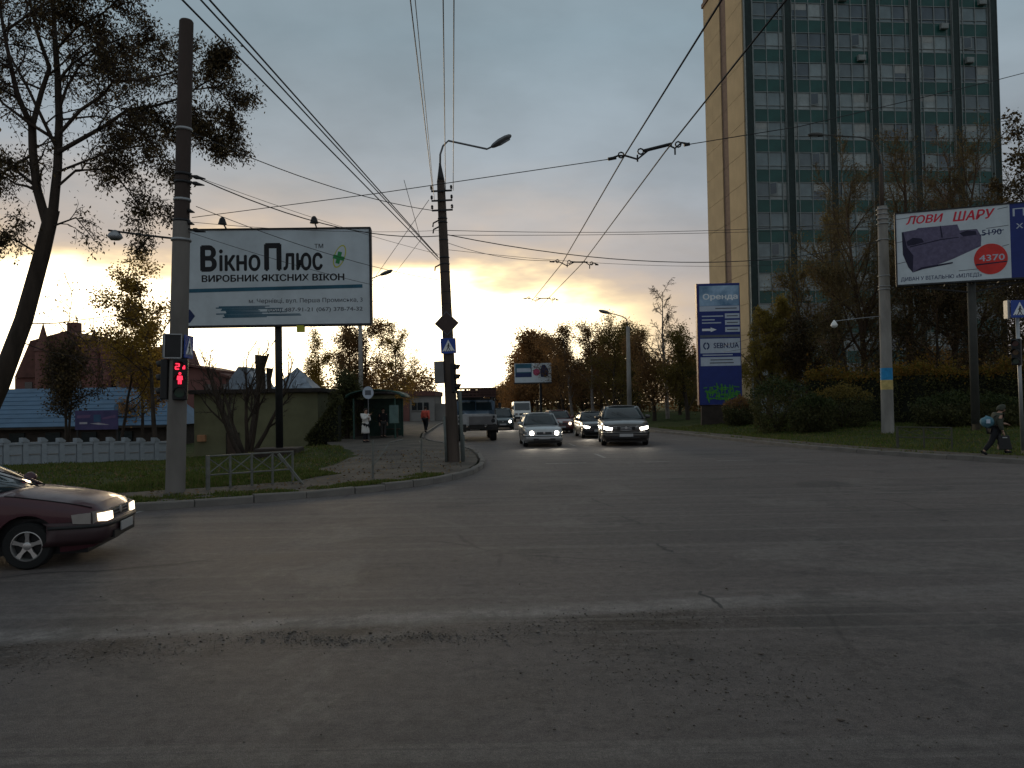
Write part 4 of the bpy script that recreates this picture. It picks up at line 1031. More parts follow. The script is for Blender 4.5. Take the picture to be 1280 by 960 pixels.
def billboard_right():
    A = at(1121, 312, 34.4); B = at(1263, 304, 32.9); d = (B - A); d.z = 0; ang = math.atan2(d.y, d.x); Lw = d.length
    zg = tz(A.x, A.y)
    t = thing('billboard', 'pale sofa advertisement billboard on a steel post at the right', 'billboard', (A.x, A.y, zg), ang)
    z0, z1 = at(1121, 356, 34.4).z - zg, at(1121, 268, 34.4).z - zg; h = z1 - z0; W = Lw + 1.75
    m = MB(); m.box((W / 2, .12, (z0 + z1) / 2), (W, .2, h)); m.build('panel', 'print_white', t)
    m = MB(); m.box((W / 2, .12, z0 - .04), (W + .1, .28, .07)); m.box((W / 2, .12, z1 + .03), (W + .1, .26, .05)); m.box((-.03, .12, (z0 + z1) / 2), (.06, .26, h)); m.build('frame', 'dark_metal', t)
    xp = Lw * .67
    m = MB(); m.tube([(xp, .4, -.4), (xp, .4, z1 - .5)], .17, 14); m.build('post', M('post_brown', (.05, .05, .045), .7), t, smooth=True)
    m = MB(); m.bar((xp - 2.2, .35, z0 - .08), (xp - .1, .4, z0 - .45), .06); m.bar((xp + 2.2, .35, z0 - .08), (xp + .1, .4, z0 - .45), .06)
    for k in range(5): m.bar((xp - 2 + k, .1, z0 - .1), (xp - 2 + k, .8, z0 - .12), .05)
    m.box((xp, .7, z0 - .12), (5, .05, .06)); m.build('catwalk', 'dark_metal', t)
    y = .018
    P = lambda a, b, c, e: (a * Lw, b * Lw, z0 + c * h, z0 + e * h)
    flat(t, 'blue_panel', rect(Lw + .01, W, z0, z1), y - .003, 'panel_blue')
    text(t, 'ЛОВИ', *P(.09, .43, .84, .96), y, 'print_red', bold=.03, shear=.25)
    text(t, 'ШАРУ', *P(.51, .88, .83, .965), y, 'print_red', bold=.03, shear=.25)
    def poly(nm, pts, mt, k): flat(t, nm, [(a * Lw, z0 + b * h) for a, b in pts], y - .003 - .0015 * k, mt, .0012)
    poly('sofa_print', [(.05, .74), (.18, .76), (.20, .78), (.55, .785), (.57, .70), (.72, .70), (.755, .60), (.75, .46), (.5, .31), (.42, .27), (.14, .16), (.10, .24), (.055, .42)], 'sofa_violet', 0)
    poly('sofa_side', [(.05, .74), (.065, .74), (.095, .52), (.15, .40), (.14, .16), (.10, .24), (.055, .42)], 'sofa_dark', 1)
    poly('cushion', [(.09, .60), (.15, .65), (.23, .63), (.25, .575), (.16, .545), (.10, .54)], 'sofa_dark', 1)
    poly('cushion', [(.565, .66), (.63, .69), (.71, .67), (.715, .62), (.60, .61)], 'sofa_dark', 1)
    poly('back_gap', [(.395, .785), (.405, .785), (.42, .62), (.405, .62)], 'sofa_dark', 1)
    poly('seat_gap', [(.12, .53), (.40, .60), (.56, .61), (.56, .60), (.40, .585), (.12, .515)], 'sofa_dark', 1)
    poly('sofa_shadow', [(.14, .16), (.22, .225), (.5, .27), (.5, .25), (.22, .195)], 'sofa_dark', 2)
    text(t, '5190', *P(.76, .93, .60, .68), y, 'print_navy', bold=.012)
    poly('price_strike', [(.74, .615), (.95, .665), (.95, .655), (.74, .605)], 'print_navy', 3)
    flat(t, 'price_disc', disc(.83 * Lw, z0 + .275 * h, .145 * Lw, .21 * h, 32), y - .01, 'print_redbright')
    text(t, '4370', *P(.73, .95, .25, .335), y - .012, 'panel_light', bold=.015)
    poly('disc_line', [(.70, .215), (.97, .235), (.97, .22), (.70, .195)], 'sofa_dark', 6)
    text(t, 'ДИВАН У ВІТАЛЬНЮ «МІЛЕДІ»', *P(.03, .75, .035, .10), y, 'print_navy', bold=.012)
    for a, b, c in ((.55, .92, .145), (.93, .99, .44), (.80, .99, .70), (.9, .99, .95), (.0, .2, .93), (.0, .1, .60), (0., .08, .3)):
        poly('crease_shade', [(a, c), (b, c + .02), (b, c + .012), (a, c - .008)], 'print_grey', 0)  # flat grey strips paint the shading of creases onto the sheet
    text(t, 'Пік', Lw + .12, Lw + 1.2, z0 + .83 * h, z0 + .94 * h, y - .006, 'panel_light')
    text(t, 'холл', Lw + .22, Lw + 1.4, z0 + .66 * h, z0 + .73 * h, y - .006, 'panel_light')
billboard_right()

def billboard_far():
    Y = 92; p = at(672, 520, Y)
    t = thing('billboard', 'small distant blue and white billboard among the roadside trees', 'billboard', (p.x, Y, 0), R(-6))
    X = lambda px: (px - 672) * Y / 1000; Z = lambda py: at(667, py, Y).z
    x0, x1, z0, z1 = X(644), X(690), Z(478), Z(454); w, h = x1 - x0, z1 - z0
    m = MB(); m.box(((x0 + x1) / 2, .15, (z0 + z1) / 2), (w, .25, h)); m.build('panel', 'print_white', t)
    m = MB(); m.box(((x0 + x1) / 2, .15, z0 - .08), (w + .2, .4, .14)); m.build('frame', 'dark_metal', t)
    m = MB(); m.tube([(X(676), .5, -.2), (X(676), .5, z1 - .5)], .16, 10); m.build('post', 'dark_metal', t)
    f = lambda nm, a, b, c, d, mt, k=0: flat(t, nm, rect(x0 + a * w, x0 + b * w, z0 + c * h, z0 + d * h), .018 - .004 * k, mt)
    f('blue_block', .02, .47, .28, .98, 'print_teal'); f('dark_block', .03, .46, .29, .5, 'print_navy', 1); f('pale_band', .06, .45, .55, .75, 'panel_light', 1)
    flat(t, 'pink_disc', disc(x0 + .6 * w, z0 + .53 * h, .4, .4), .012, M('pink_print', (.5, .08, .17), .6))
    flat(t, 'black_shape', [(x0 + a * w, z0 + b * h) for a, b in ((.72, .28), (.86, .27), (.93, .4), (.92, .65), (.83, .92), (.76, .9), (.70, .6))], .010, 'print_navy')
billboard_far()

def pylon():
    Y = 55; p = at(902, 515, Y); zg = tz(p.x, Y)
    t = thing('sign_pylon', 'tall blue rental sign pylon with white panels beside the tower', 'sign', (p.x, Y, zg), R(-3))
    X = lambda px: (px - 902) * Y / 1000; Z = lambda py: at(902, py, Y).z - zg
    x0, x1, z0, z1 = X(875), X(928), Z(506), Z(354); w, h = x1 - x0, z1 - z0
    m = MB(); m.box(((x0 + x1) / 2, .25, (z0 + z1) / 2), (w, .5, h)); m.build('body', 'panel_blue', t, bevel=.02)
    m = MB(); m.box(((x0 + x1) / 2, .28, z0 / 2 - .1), (w * .9, .4, z0 + .18)); m.build('plinth', 'wall_dark', t)
    m = MB(); m.box((x0 - .02, .25, (z0 + z1) / 2), (.05, .56, h)); m.build('edge_trim', M('trim_red', (.11, .02, .03), .5), t)
    f = lambda nm, a, b, c, d, mt, y=-.004, th=.004: flat(t, nm, rect(x0 + a * w, x0 + b * w, z1 - d * h, z1 - c * h), y, mt, th)
    f('top_panel', .05, .98, .02, .185, 'panel_sky'); f('white_strip', .05, .98, .187, .23, 'panel_light')
    for c in (.25, .305, .362): f('white_tab', .64, .98, c, c + .04, 'panel_light')
    f('pale_line', .05, .98, .425, .445, 'print_grey'); f('logo_panel', .05, .98, .455, .575, 'panel_light'); f('address_panel', .05, .98, .608, .68, 'panel_light')
    text(t, 'Оренда', x0 + .13 * w, x0 + .95 * w, z1 - .145 * h, z1 - .085 * h, -.009, 'sign_white', bold=.035)
    text(t, 'SEBN.UA', x0 + .36 * w, x0 + .95 * w, z1 - .535 * h, z1 - .49 * h, -.009, 'print_navy', bold=.02)
    q = MB(); cz = z1 - .515 * h; cx = x0 + .19 * w
    for k in range(18):
        a0, a1 = 2 * math.pi * k / 18, 2 * math.pi * (k + 1) / 18
        if k in (4, 13): continue
        q.prism([(cx + math.cos(a0) * .13, cz + math.sin(a0) * .16), (cx + math.cos(a1) * .13, cz + math.sin(a1) * .16), (cx + math.cos(a1) * .22, cz + math.sin(a1) * .26), (cx + math.cos(a0) * .22, cz + math.sin(a0) * .26)], -.009, -.005)
    q.build('ring_logo', 'print_navy', t)
    az = z1 - .382 * h
    flat(t, 'white_arrow', [(x0 + .1 * w, az - .08), (x0 + .3 * w, az - .08), (x0 + .3 * w, az - .16), (x0 + .44 * w, az), (x0 + .3 * w, az + .16), (x0 + .3 * w, az + .08), (x0 + .1 * w, az + .08)], -.005, 'sign_white')
    for a, b, c in ((.42, .92, .207), (.1, .6, .27), (.1, .4, .30), (.1, .55, .325), (.1, .8, .59), (.28, .8, .63), (.26, .82, .655), (.68, .94, .27), (.68, .94, .325), (.68, .94, .382)):
        f('print_line', a, b, c - .004, c + .005, 'print_grey' if c in (.207, .63, .655) or a > .6 else 'panel_light', -.0065, .002)
    r = random.Random(9); q = MB()
    for i in range(70):
        cx, cz = x0 + r.uniform(.14, .93) * w, z0 + r.uniform(.045, .15) * h
        a = r.choice([0, .3, 1.3, 1.57, 1.8, 2.8]) + r.uniform(-.15, .15); l = r.uniform(.12, .3)
        q.bar((cx - l * math.cos(a), -.008 - i * .0004, cz - l * math.sin(a)), (cx + l * math.cos(a), -.008 - i * .0004, cz + l * math.sin(a)), .07, .006, up=(0, 1, 0))
    q.build('graffiti', 'graffiti', t)
pylon()

# ------------------------------------------------------------------ more lamp poles
def lamp_pole(px, pyb, Y, pyt, arm, label, h_arm, zb=0.1, r=.13, band=False):
    p = at(px, pyb, Y); t = thing('street_lamp', label, 'street lamp', (p.x, Y, tz(p.x, Y)))
    h = at(px, pyt, Y).z - tz(p.x, Y); s = Y / 1000
    m = MB(); m.tube([(0, 0, -.3), (0, 0, h)], [r, r * .7], 10); m.build('shaft', 'pole_concrete', t, smooth=True)
    dx = arm[0] * s; dzz = arm[1] * s
    arm_lamp(t, 0, [(0, 0, h), (dx * .05, 0, h + dzz * .5), (dx * .3, 0, h + dzz * .75), (dx, 0, h + dzz)], (dx, 0, dzz * .35), 'grey_metal', 1.25)
    return t
lamp_pole(787, 512, 62, 408, (-22, 17), 'tall street lamp leaning over the road beside the birches', 2, r=.2)
lamp_pole(452, 548, 54, 372, (26, 28), 'concrete street lamp behind the right end of the billboard', 2, r=.17)

# ------------------------------------------------------------------ railings
def railing(name, label, A, B, n, h, braces, z, mt='rail_paint'):
    A, B = Vector(A), Vector(B); d = B - A; Lr = d.length
    t = thing(name, label, 'railing', (A.x, A.y, z), math.atan2(d.y, d.x))
    for i in range(n + 1):
        m = MB(); m.tube([(Lr * i / n, 0, -.15), (Lr * i / n, 0, h)], .05 if i in (0,) else .03, 8); m.build('post', mt, t)
    for zz in (h - .02, h * .42):
        m = MB(); m.tube([(0, 0, zz), (Lr, 0, zz)], .022, 6); m.build('rail', mt, t)
    for i in range(n):
        m = MB(); a, b = Lr * i / n, Lr * (i + 1) / n
        m.bar((a, .0, h * .45), (b, .0, h - .05), .02); m.bar((a, .025, h - .05), (b, .025, h * .45), .02); m.build('cross_brace', mt, t)
    if braces:
        m = MB(); m.bar((Lr * .80, -.1, h - .05), (Lr * .99, -.55, -.02), .055); m.build('loose_post', 'rail_paint', t)
    return t
a, b = gp(260, 612, .125), gp(366, 603, .125)
railing('pedestrian_railing', 'battered pale steel railing with cross braces beside the concrete pole', a.xy, b.xy, 4, .76, True, .125)
a, b = gp(1122, 556, .2), gp(1190, 558, .2)
railing('pedestrian_railing', 'low weathered railing on the right verge beside the banded pole', a.xy, b.xy, 2, .66, False, .2, M('rail_olive', (.075, .072, .055), .8))
a, b = gp(466, 598, .125), gp(527, 590, .125)
def bent_rail():
    t = thing('pedestrian_railing', 'thin broken railing on the corner pavement left of the central pole', 'railing', (a.x, a.y, .125), math.atan2(b.y - a.y, b.x - a.x))
    Lr = (b - a).length
    for x, hh in ((0, .95), (Lr, .9)):
        m = MB(); m.tube([(x, 0, -.1), (x + .02, 0, hh)], .03, 8); m.build('post', 'rail_paint', t)
    m = MB(); m.tube([(0, 0, .3), (Lr * .4, .1, .85), (Lr * .7, .15, .9)], .016, 6); m.build('rail', 'rail_paint', t)
    m = MB(); m.tube([(Lr, 0, .72), (Lr * 1.6, .9, .7), (Lr * 2.0, 1.6, .72)], .016, 6); m.build('rail', 'rail_paint', t)
bent_rail()

# ------------------------------------------------------------------ overhead wires
def sagged(P, Q, sag, n=14):
    P, Q = Vector(P), Vector(Q)
    return [P.lerp(Q, i / n) - Vector((0, 0, sag * 4 * (i / n) * (1 - i / n))) for i in range(n + 1)]
def wire(label, pts, r=.011, name='overhead_wire', cat='wire', grp='overhead wires'):
    m = MB(); m.tube(pts, r, 5); o = m.build(name, 'wire_black', None, smooth=True); return tag(o, label, cat, grp)
def ray_line(p0, p1, ext):
    a, b = at(*p0), at(*p1); return [a, b, b + (b - a) * ext]
ca = [((541, 238, CPy - .16), (513, 0, 12.7), 'outer left'), ((543, 250, CPy - .16), (519, 0, 12.5), 'inner left'), ((557, 238, CPy - .16), (554, 0, 12.6), 'inner right'), ((566.5, 238, CPy - .16), (567.5, 0, 12.7), 'outer right')]
for i, (p, q, w) in enumerate(ca):
    wire(f'power line from the {w} end of the central pole crossarms running overhead', ray_line(p, q, 1.9), .011 if i != 1 else .008)
for p, q, w, r in (((548, 325, CPy - .16), (228, 0, 9.4), 'lowest and leftmost', .013), ((548, 322, CPy - .16), (251, 0, 9.4), 'middle', .012), ((547, 320, CPy - .16), (262, 0, 9.4), 'uppermost', .013)):
    wire(f'{w} of the three cables slanting from the central pole to the upper left', ray_line(p, q, .8), r)
E1 = lambda px, py: at(px, py, PLy - .05); C1 = lambda px, py: at(px, py, CPy)
wire('sagging cable from high on the left pole to the central crossarms', sagged(E1(234, 163), C1(540, 263), .25), .012)
wire('dark sagging cable from the left pole insulator crossing above the billboard', sagged(E1(246, 222), C1(549, 295), .42), .014)
wire('thin upper cable from the left pole ending on the central pole', sagged(E1(246, 221), C1(549, 318), .1), .006)
wire('thin lower cable from the left pole crossing the billboard face', sagged(E1(245, 258), C1(549, 350), .2), .008)
wire('flat thin cable from the left pole skimming the billboard top', sagged(E1(232, 277), C1(549, 288), .12), .006)
wire('lowest thin cable from the left pole across the billboard lettering', sagged(E1(236, 290), C1(549, 372), .15), .006)
RP = lambda py: at(1104, py, RPy)
wire('upper of two level span wires from the central pole to the banded pole', sagged(C1(556, 288), RP(275), .25), .010)
wire('lower of two level span wires from the central pole to the banded pole', sagged(C1(556, 294), RP(283), .12), .009)
wire('thick sagging span cable from the central pole under the level wires', sagged(C1(557, 293), RP(300), .95, 20), .016)
wire('thin drooping cable from the central pole to the second wire spreader', sagged(C1(558, 303), at(688, 326, 24.6), .15), .008)
wire('lowest span wire between the central pole and the banded pole', sagged(C1(558, 312), RP(320), .5), .007)
# trolley wires and their spreaders
T = [[(3.05, -4, 6.27), (2.06, 13.9, 6.25), (1.62, 24.7, 6.25), (.92, 33.2, 6.23), (-2.4, 84, 6.25)], [(3.85, -4, 6.27), (2.75, 13.9, 6.27), (2.26, 24.7, 6.25), (1.52, 33.2, 6.23), (-1.8, 84, 6.25)]]
for pts, w in zip(T, ('left', 'right')): wire(f'{w} trolleybus contact wire running down the road to the horizon', pts, .013, 'trolley_wire')
wire('long span wire rising across the sky from the left pole to the first spreader', [E1(240, 272), at(470, 242, 14.6), at(762, 199, 13.9)], .008)
wire('span wire from the first spreader past the tower to the right', [at(858, 181, 13.9), at(1000, 158, 15), at(1250, 99, 17), at(1400, 60, 18)], .008)
def spreader(y, px0, px1, py0, py1, label, thick):
    A, B = at(px0, py0, y), at(px1, py1, y); d = B - A
    t = thing('wire_spreader', label, 'spreader', A, 0, 'trolley wire spreaders')
    xs_ = [0, .13, .22, .36, .42, .50, .72, .82, .90, 1.0]
    zs_ = [0, .1, 0, -.35, -.15, .1, .25, -.1, .18, 0]
    P_ = [Vector((d.x * f, d.y * f, d.z * f + z * .28)) for f, z in zip(xs_, zs_)]
    m = MB(); m.tube(P_, .017, 6); m.build('span_bar', 'black', t)
    for f0, f1 in ((0, .1), (.44, .78), (.93, 1.0)):
        m = MB(); m.tube([d * f0 + Vector((0, 0, .03 if f0 == .44 else 0)), d * f1 + Vector((0, 0, .06 if f0 == .44 else 0))], .03 if thick else .022, 8); m.build('insulator', 'black', t)
    for f in (.16, .40, .86):
        m = MB(); c = d * f + Vector((0, 0, .03)); m.tube([c + Vector((math.cos(k) * .05, 0, math.sin(k) * .05)) for k in np.linspace(0, 6.28, 9)], .014, 6); m.build('ring', 'black', t)
    for x in (.36, .82):
        m = MB(); c = d * x; m.tube([c + Vector((0, 0, -.02)), c + Vector((0, 0, -.14))], .015, 6); m.build('wire_clamp', 'black', t)
spreader(13.9, 760, 862, 199, 180, 'nearest insulated spreader holding the trolley wires beside the tower', True)
spreader(24.7, 687, 748, 327, 331, 'middle spreader holding the trolley wires above the road', False)
spreader(33.2, 654, 698, 373, 375, 'farthest spreader holding the trolley wires above the sunset glow', False)
wire('faint trolley wire left of the central pole dropping to the street', [at(536, 250, 26), at(470, 345, 34), at(430, 402, 46)], .010, 'trolley_wire')
wire('second faint trolley wire beside the central pole', [at(505, 225, 22), at(526, 300, 26), at(470, 372, 34), at(440, 410, 46)], .008, 'trolley_wire')
wire('upper service cable drooping from the banded pole towards the pylon', sagged(RP(352), at(905, 432, 48), .3), .010)
wire('lower service cable drooping from the banded pole towards the pylon', sagged(RP(360), at(905, 440, 48), .5), .010)
# ------------------------------------------------------------------ vehicles
def paint(name, c, rough=.28, metal=.35, coat=.6):
    return M(name, c, rough, metal, var=.10, scale=2, coat=coat, spec=.5)
paint('paint_maroon', (.055, .012, .019), .36, .2, .3); paint('paint_silver', (.36, .37, .37), .32, .55); paint('paint_graphite', (.055, .05, .047), .28, .5)
paint('paint_black', (.015, .015, .017), .25, .3); paint('paint_darkred', (.12, .015, .012), .3, .2); paint('paint_white', (.6, .6, .58), .35, .0); paint('paint_teal', (.03, .05, .055), .35, .2)
paint('paint_truckblue', (.028, .06, .10), .5, .1, .2); M('truck_white', (.30, .30, .30), .7, var=.2, scale=4); M('chassis', (.02, .018, .016), .85, var=.3)
M('car_glass', (.018, .03, .036), .04, var=.1, spec=.75); M('lamp_housing', (.25, .23, .22), .15, .3, var=.2); M('indicator', (.30, .27, .25), .25); M('plastic_black', (.018, .018, .019), .6)

def wheel(parent, x, y, r, w, side, alloy=True):
    t = Matrix.Rotation(R(90) * -side, 3, 'X')
    m = MB(); m.lathe([(r * .62, -w / 2), (r * .92, -w / 2), (r, -w * .32), (r, w * .32), (r * .92, w / 2), (r * .64, w / 2), (r * .60, w * .30), (r * .60, -w * .3)], 28, mtx=t)
    o = m.build('wheel', 'rubber', parent, smooth=True, angle=35); o.location = (x, y, r)
    q = MB(); q.lathe([(r * .65, w * .34), (r * .66, w * .47), (r * .60, w * .49), (r * .565, w * .40), (r * .56, w * .1)], 28, mtx=t, cap=False)
    q.lathe([(0.0, w * .12), (r * .58, w * .10)], 28, mtx=t, mat=1, cap=False)
    q.lathe([(r * .17, w * .2), (r * .17, w * .40), (r * .12, w * .43), (0, w * .43)], 14, mtx=t)
    for k in range(5):
        a = 2 * math.pi * k / 5 + .3
        def P(rad, da, h): v = Vector((math.cos(a + da) * rad, math.sin(a + da) * rad, h)); return t @ v
        pts = [P(r * .14, -.9, w * .38), P(r * .14, .9, w * .38), P(r * .34, .20, w * .40), P(r * .6, .17, w * .44), P(r * .6, -.17, w * .44), P(r * .34, -.20, w * .40)]
        back = [p - t @ Vector((0, 0, w * .12)) for p in pts]
        q.add(pts + back, [(0, 1, 2, 3, 4, 5), (11, 10, 9, 8, 7, 6)] + [(i, i + 6, (i + 1) % 6 + 6, (i + 1) % 6) for i in range(6)])
    q.build('rim', ['alloy' if alloy else 'grey_metal', 'black'], o, smooth=True, angle=30)
    return o

def car(label, loc, heading, mat, Lc=4.45, Wc=1.72, Hc=1.42, wb=2.6, wr=.305, group=None, lights='headlamp', style='sedan', hood=.88, plate=True, belt=.93, cab=None, name='car', grille='bars', light_kind='round', beam=0.0, z=0.0, scale=1.0, bumper=None):
    """+x is forward"""
    t = thing(name, label, 'car', (loc[0], loc[1], z), heading, group); t.scale = (scale,) * 3
    hl = Lc / 2; xf, xr = wb / 2 + .05 - .08, -wb / 2 + .05 - .08 + .0
    xf, xr = wb / 2 - .02, -wb / 2 - .02
    c = cab or ((.62, .02, -1.05, -1.75) if style == 'sedan' else (.62, .05, -1.75, -2.05))   # windscreen base, roof front, roof rear, rear glass base
    xa, xc, xd, xb = c
    kx = [-hl, -hl + .06, -hl + .25, xb, -.6, xa + .1, hl - .62, hl - .28, hl - .06, hl]
    kt = [.62, .78, belt + (.03 if style == 'sedan' else .02), belt + .03, belt, hood + .045, hood - .02, hood - .085, hood - .155, hood - .30]
    kw = [.80, .90, .965, .99, 1.0, 1.0, .99, .955, .86, .74]
    kb = [.34, .27, .23, .20, .18, .18, .18, .20, .24, .30]
    st = sorted(set([round(v, 3) for v in list(np.linspace(-hl, hl, 34)) + [-hl + .03, hl - .03, hl - .1, hl - .18] + [w + (wr + .075) * math.cos(a) for w in (xf, xr) for a in np.linspace(0, math.pi, 13)]]))
    ar = wr + .075; rows = []
    for x in st:
        w = Wc / 2 * np.interp(x, kx, kw); zt = np.interp(x, kx, kt); zb = np.interp(x, kx, kb)
        for wx in (xf, xr):
            d = abs(x - wx)
            if d <= ar: zb = max(zb, wr + math.sqrt(max(0, ar * ar - d * d)))
        sect = [(w * .955, zb), (w * .985, .30), (w * 1.0, .46), (w * 1.0, .60), (w * .995, zt - .13), (w * .975, zt - .055), (w * .93, zt - .015), (w * .72, zt + .012), (w * .36, zt + .028), (0, zt + .034)]
        zlast = zb - .001; half = []
        for (yy, zz) in sect:
            zz = max(zz, zlast + .004); zlast = zz; half.append((yy, zz))
        rows.append([(x, -a, b) for a, b in half] + [(x, a, b) for a, b in half[-2::-1]])
    m = MB(); m.grid(rows)
    n = len(rows[0]); k = len(rows)
    m.add(rows[0], [tuple(range(n))]); m.add(rows[-1], [tuple(range(n))])
    body = m.build('body', mat, t, smooth=True, angle=38)
    m = MB(); m.box((0, 0, .38), (Lc - .35, Wc - .30, .44)); m.box((xf, 0, .52), (2 * ar, Wc - .42, .5)); m.box((xr, 0, .52), (2 * ar, Wc - .42, .5)); m.build('underbody_block', 'black', t)  # dark boxes added to block light in the arches and deepen shade below
    # greenhouse
    zb_, zr = belt, Hc; wbt, wrf = Wc / 2 * .945, Wc / 2 * .70
    zA = np.interp(xa, kx, kt) + .02; zB = np.interp(xb, kx, kt) + .02
    def sheet_(nm, x0, z0, w0, x1, z1, w1, bul, mt, par=t, lift=0, solid=.02, z_bul=.03):
        r_ = []
        for i in range(6):
            f = i / 5; r_.append([(x0 + (x1 - x0) * f - bul * s * s * (1 - .3 * f) , s * (w0 + (w1 - w0) * f), z0 + (z1 - z0) * f + z_bul * math.sin(math.pi * f) + lift) for s in np.linspace(-1, 1, 9)])
        q = MB(); q.grid(r_); return q.build(nm, mt, par, smooth=True, solid=solid)
    ws = sheet_('windscreen', xa, zA, wbt - .04, xc + .02, zr - .035, wrf, .14, 'car_glass')
    sheet_('rear_window', xb, zB, wbt - .05, xd - .02, zr - .035, wrf, -.10, 'car_glass')
    r_ = []
    for f in np.linspace(0, 1, 8):
        x = xc + (xd - xc) * f; cz = zr + .035 * math.sin(math.pi * (.15 + .7 * f)) - .02; r_.append([(x - (.14 * .7 * s * s if f == 0 else (-.07 * s * s if f == 1 else 0)), s * (wrf + .02), cz - .055 * s * s * abs(s)) for s in np.linspace(-1, 1, 9)])
    q = MB(); q.grid(r_); q.build('roof', mat, t, smooth=True, solid=.035)
    for s in (-1, 1):
        A = Vector((xa - .13, s * wbt, zA - .03)); C = Vector((xc - .09, s * (wrf + .01), zr - .06)); D = Vector((xd + .08, s * (wrf + .01), zr - .06)); B = Vector((xb + .10, s * wbt, zB - .03))
        fr_ = lambda u, v: (A.lerp(B, u)).lerp(C.lerp(D, u), v) + Vector((0, s * .02 * math.sin(math.pi * v), 0))
        parts_ = ((.03, .47), (.50, .96)) if style == 'sedan' else ((.03, .36), (.385, .68), (.705, .96))
        for u0, u1 in parts_:
            q = MB(); q.grid([[fr_(u, v) for u in np.linspace(u0, u1, 4)] for v in np.linspace(.03, .97, 4)]); q.build('side_window', 'car_glass', t, smooth=True, solid=.015)
        q = MB(); q.tube([A + Vector((.04, 0, 0)), C + Vector((.03, 0, .01))], .038, 6); q.tube([B, D], .06, 6)
        for (u0, u1), (v0, v1) in zip(parts_[:-1], parts_[1:]): q.tube([fr_((u1 + v0) / 2, 0), fr_((u1 + v0) / 2, 1)], .035, 6)
        q.tube([C, C.lerp(D, .5) + Vector((0, 0, .02)), D], .035, 6); q.tube([A, B], .03, 6); q.build('window_pillar', mat, t, smooth=True)
        q = MB(); q.lathe([(0, -.10), (.06, -.085), (.085, 0), (.07, .08), (0, .10)], 10, (xa - .28, s * (Wc / 2 + .09), belt + .09), Matrix.Scale(1, 3) @ Matrix.Rotation(R(90), 3, 'X')); q.bar((xa - .26, s * (Wc / 2 - .06), belt + .03), (xa - .28, s * (Wc / 2 + .05), belt + .06), .04); mi = q.build('mirror', mat, t, smooth=True)
        for xx in ((-.22, -1.15) if style == 'sedan' else (-.22, -1.1)):
            q = MB(); q.box((xx, s * (Wc / 2 + .005), belt - .14), (.2, .03, .035)); q.build('door_handle', mat, t, bevel=.008)
        q = MB(); q.box((0, s * (Wc / 2 + .003), .52), (wb - 2 * ar - .05, .02, .055)); q.build('side_moulding', 'plastic_black', t)
        for wx in (xf, xr): wheel(t, wx, s * (Wc / 2 - .11), wr, .20, s)
        # lamps follow the rounded corner of the nose
        kk = s * Wc / 2
        if light_kind == 'round':
            q = MB(); zc = hood - .265; pts_f = []
            q.add([(hl - .135, kk * .90, zc - .075), (hl - .02, kk * .70, zc - .075), (hl + .012, kk * .44, zc - .07), (hl + .0, kk * .44, zc + .065), (hl - .04, kk * .70, zc + .075), (hl - .16, kk * .90, zc + .07)], [(0, 1, 4, 5), (1, 2, 3, 4)])
            hlm = q.build('headlight', 'lamp_housing', t, solid=.05)
            q = MB(); q.lathe([(0, .06), (.085, .045), (.105, 0)], 14, (hl - .02, kk * .62, zc), Matrix.Rotation(R(90), 3, 'Y')); q.build('lit_bulb', lights, hlm, smooth=True)
        elif light_kind == 'slant':
            q = MB(); zc = hood - .24
            q.add([(hl - .36, kk * .95, zc + .02), (hl - .10, kk * .84, zc - .08), (hl + .01, kk * .56, zc - .10), (hl - .02, kk * .52, zc + .0), (hl - .20, kk * .82, zc + .075), (hl - .45, kk * .965, zc + .09)], [(0, 1, 4, 5), (1, 2, 3, 4)])
            hlm = q.build('headlight', 'lamp_housing', t, solid=.04)
            q = MB(); q.add([(hl - .15, kk * .90, zc - .05), (hl - .03, kk * .80, zc - .085), (hl + .03, kk * .60, zc - .095), (hl + .015, kk * .57, zc - .005), (hl - .05, kk * .80, zc + .035), (hl - .18, kk * .90, zc + .06)], [(0, 1, 4, 5), (1, 2, 3, 4)]); q.build('lit_bulb', lights, hlm, solid=.03)
        else:   # flat oblong lamp with a pale indicator wrapping the corner
            q = MB(); zc = hood - .265
            q.add([(hl - .10, kk * .895, zc - .08), (hl + .008, kk * .745, zc - .08), (hl + .02, kk * .42, zc - .075), (hl + .01, kk * .42, zc + .06), (hl - .0, kk * .745, zc + .07), (hl - .11, kk * .895, zc + .075)], [(0, 1, 4, 5), (1, 2, 3, 4)])
            hlm = q.build('headlight', 'lamp_housing', t, solid=.03)
            q = MB(); q.add([(hl - .045, kk * .85, zc - .05), (hl + .028, kk * .745, zc - .06), (hl + .038, kk * .50, zc - .055), (hl + .03, kk * .50, zc + .04), (hl + .02, kk * .745, zc + .05), (hl - .06, kk * .85, zc + .045)], [(0, 1, 4, 5), (1, 2, 3, 4)]); q.build('lit_bulb', lights, hlm, solid=.02)
            q = MB(); q.add([(hl - .30, kk * .98, zc - .06), (hl - .24, kk * .966, zc - .065), (hl - .12, kk * .905, zc - .075), (hl - .12, kk * .905, zc + .06), (hl - .24, kk * .966, zc + .055), (hl - .32, kk * .98, zc + .045)], [(0, 1, 4, 5), (1, 2, 3, 4)]); q.build('indicator', 'indicator', t, solid=.03)
        q = MB(); q.box((-hl + .04, kk * .76, .70), (.1, Wc * .16, .16)); q.build('tail_light', 'print_red', t, bevel=.02)
    # shut lines of doors, wings and bonnet
    yw = lambda x: Wc / 2 * float(np.interp(x, kx, kw))
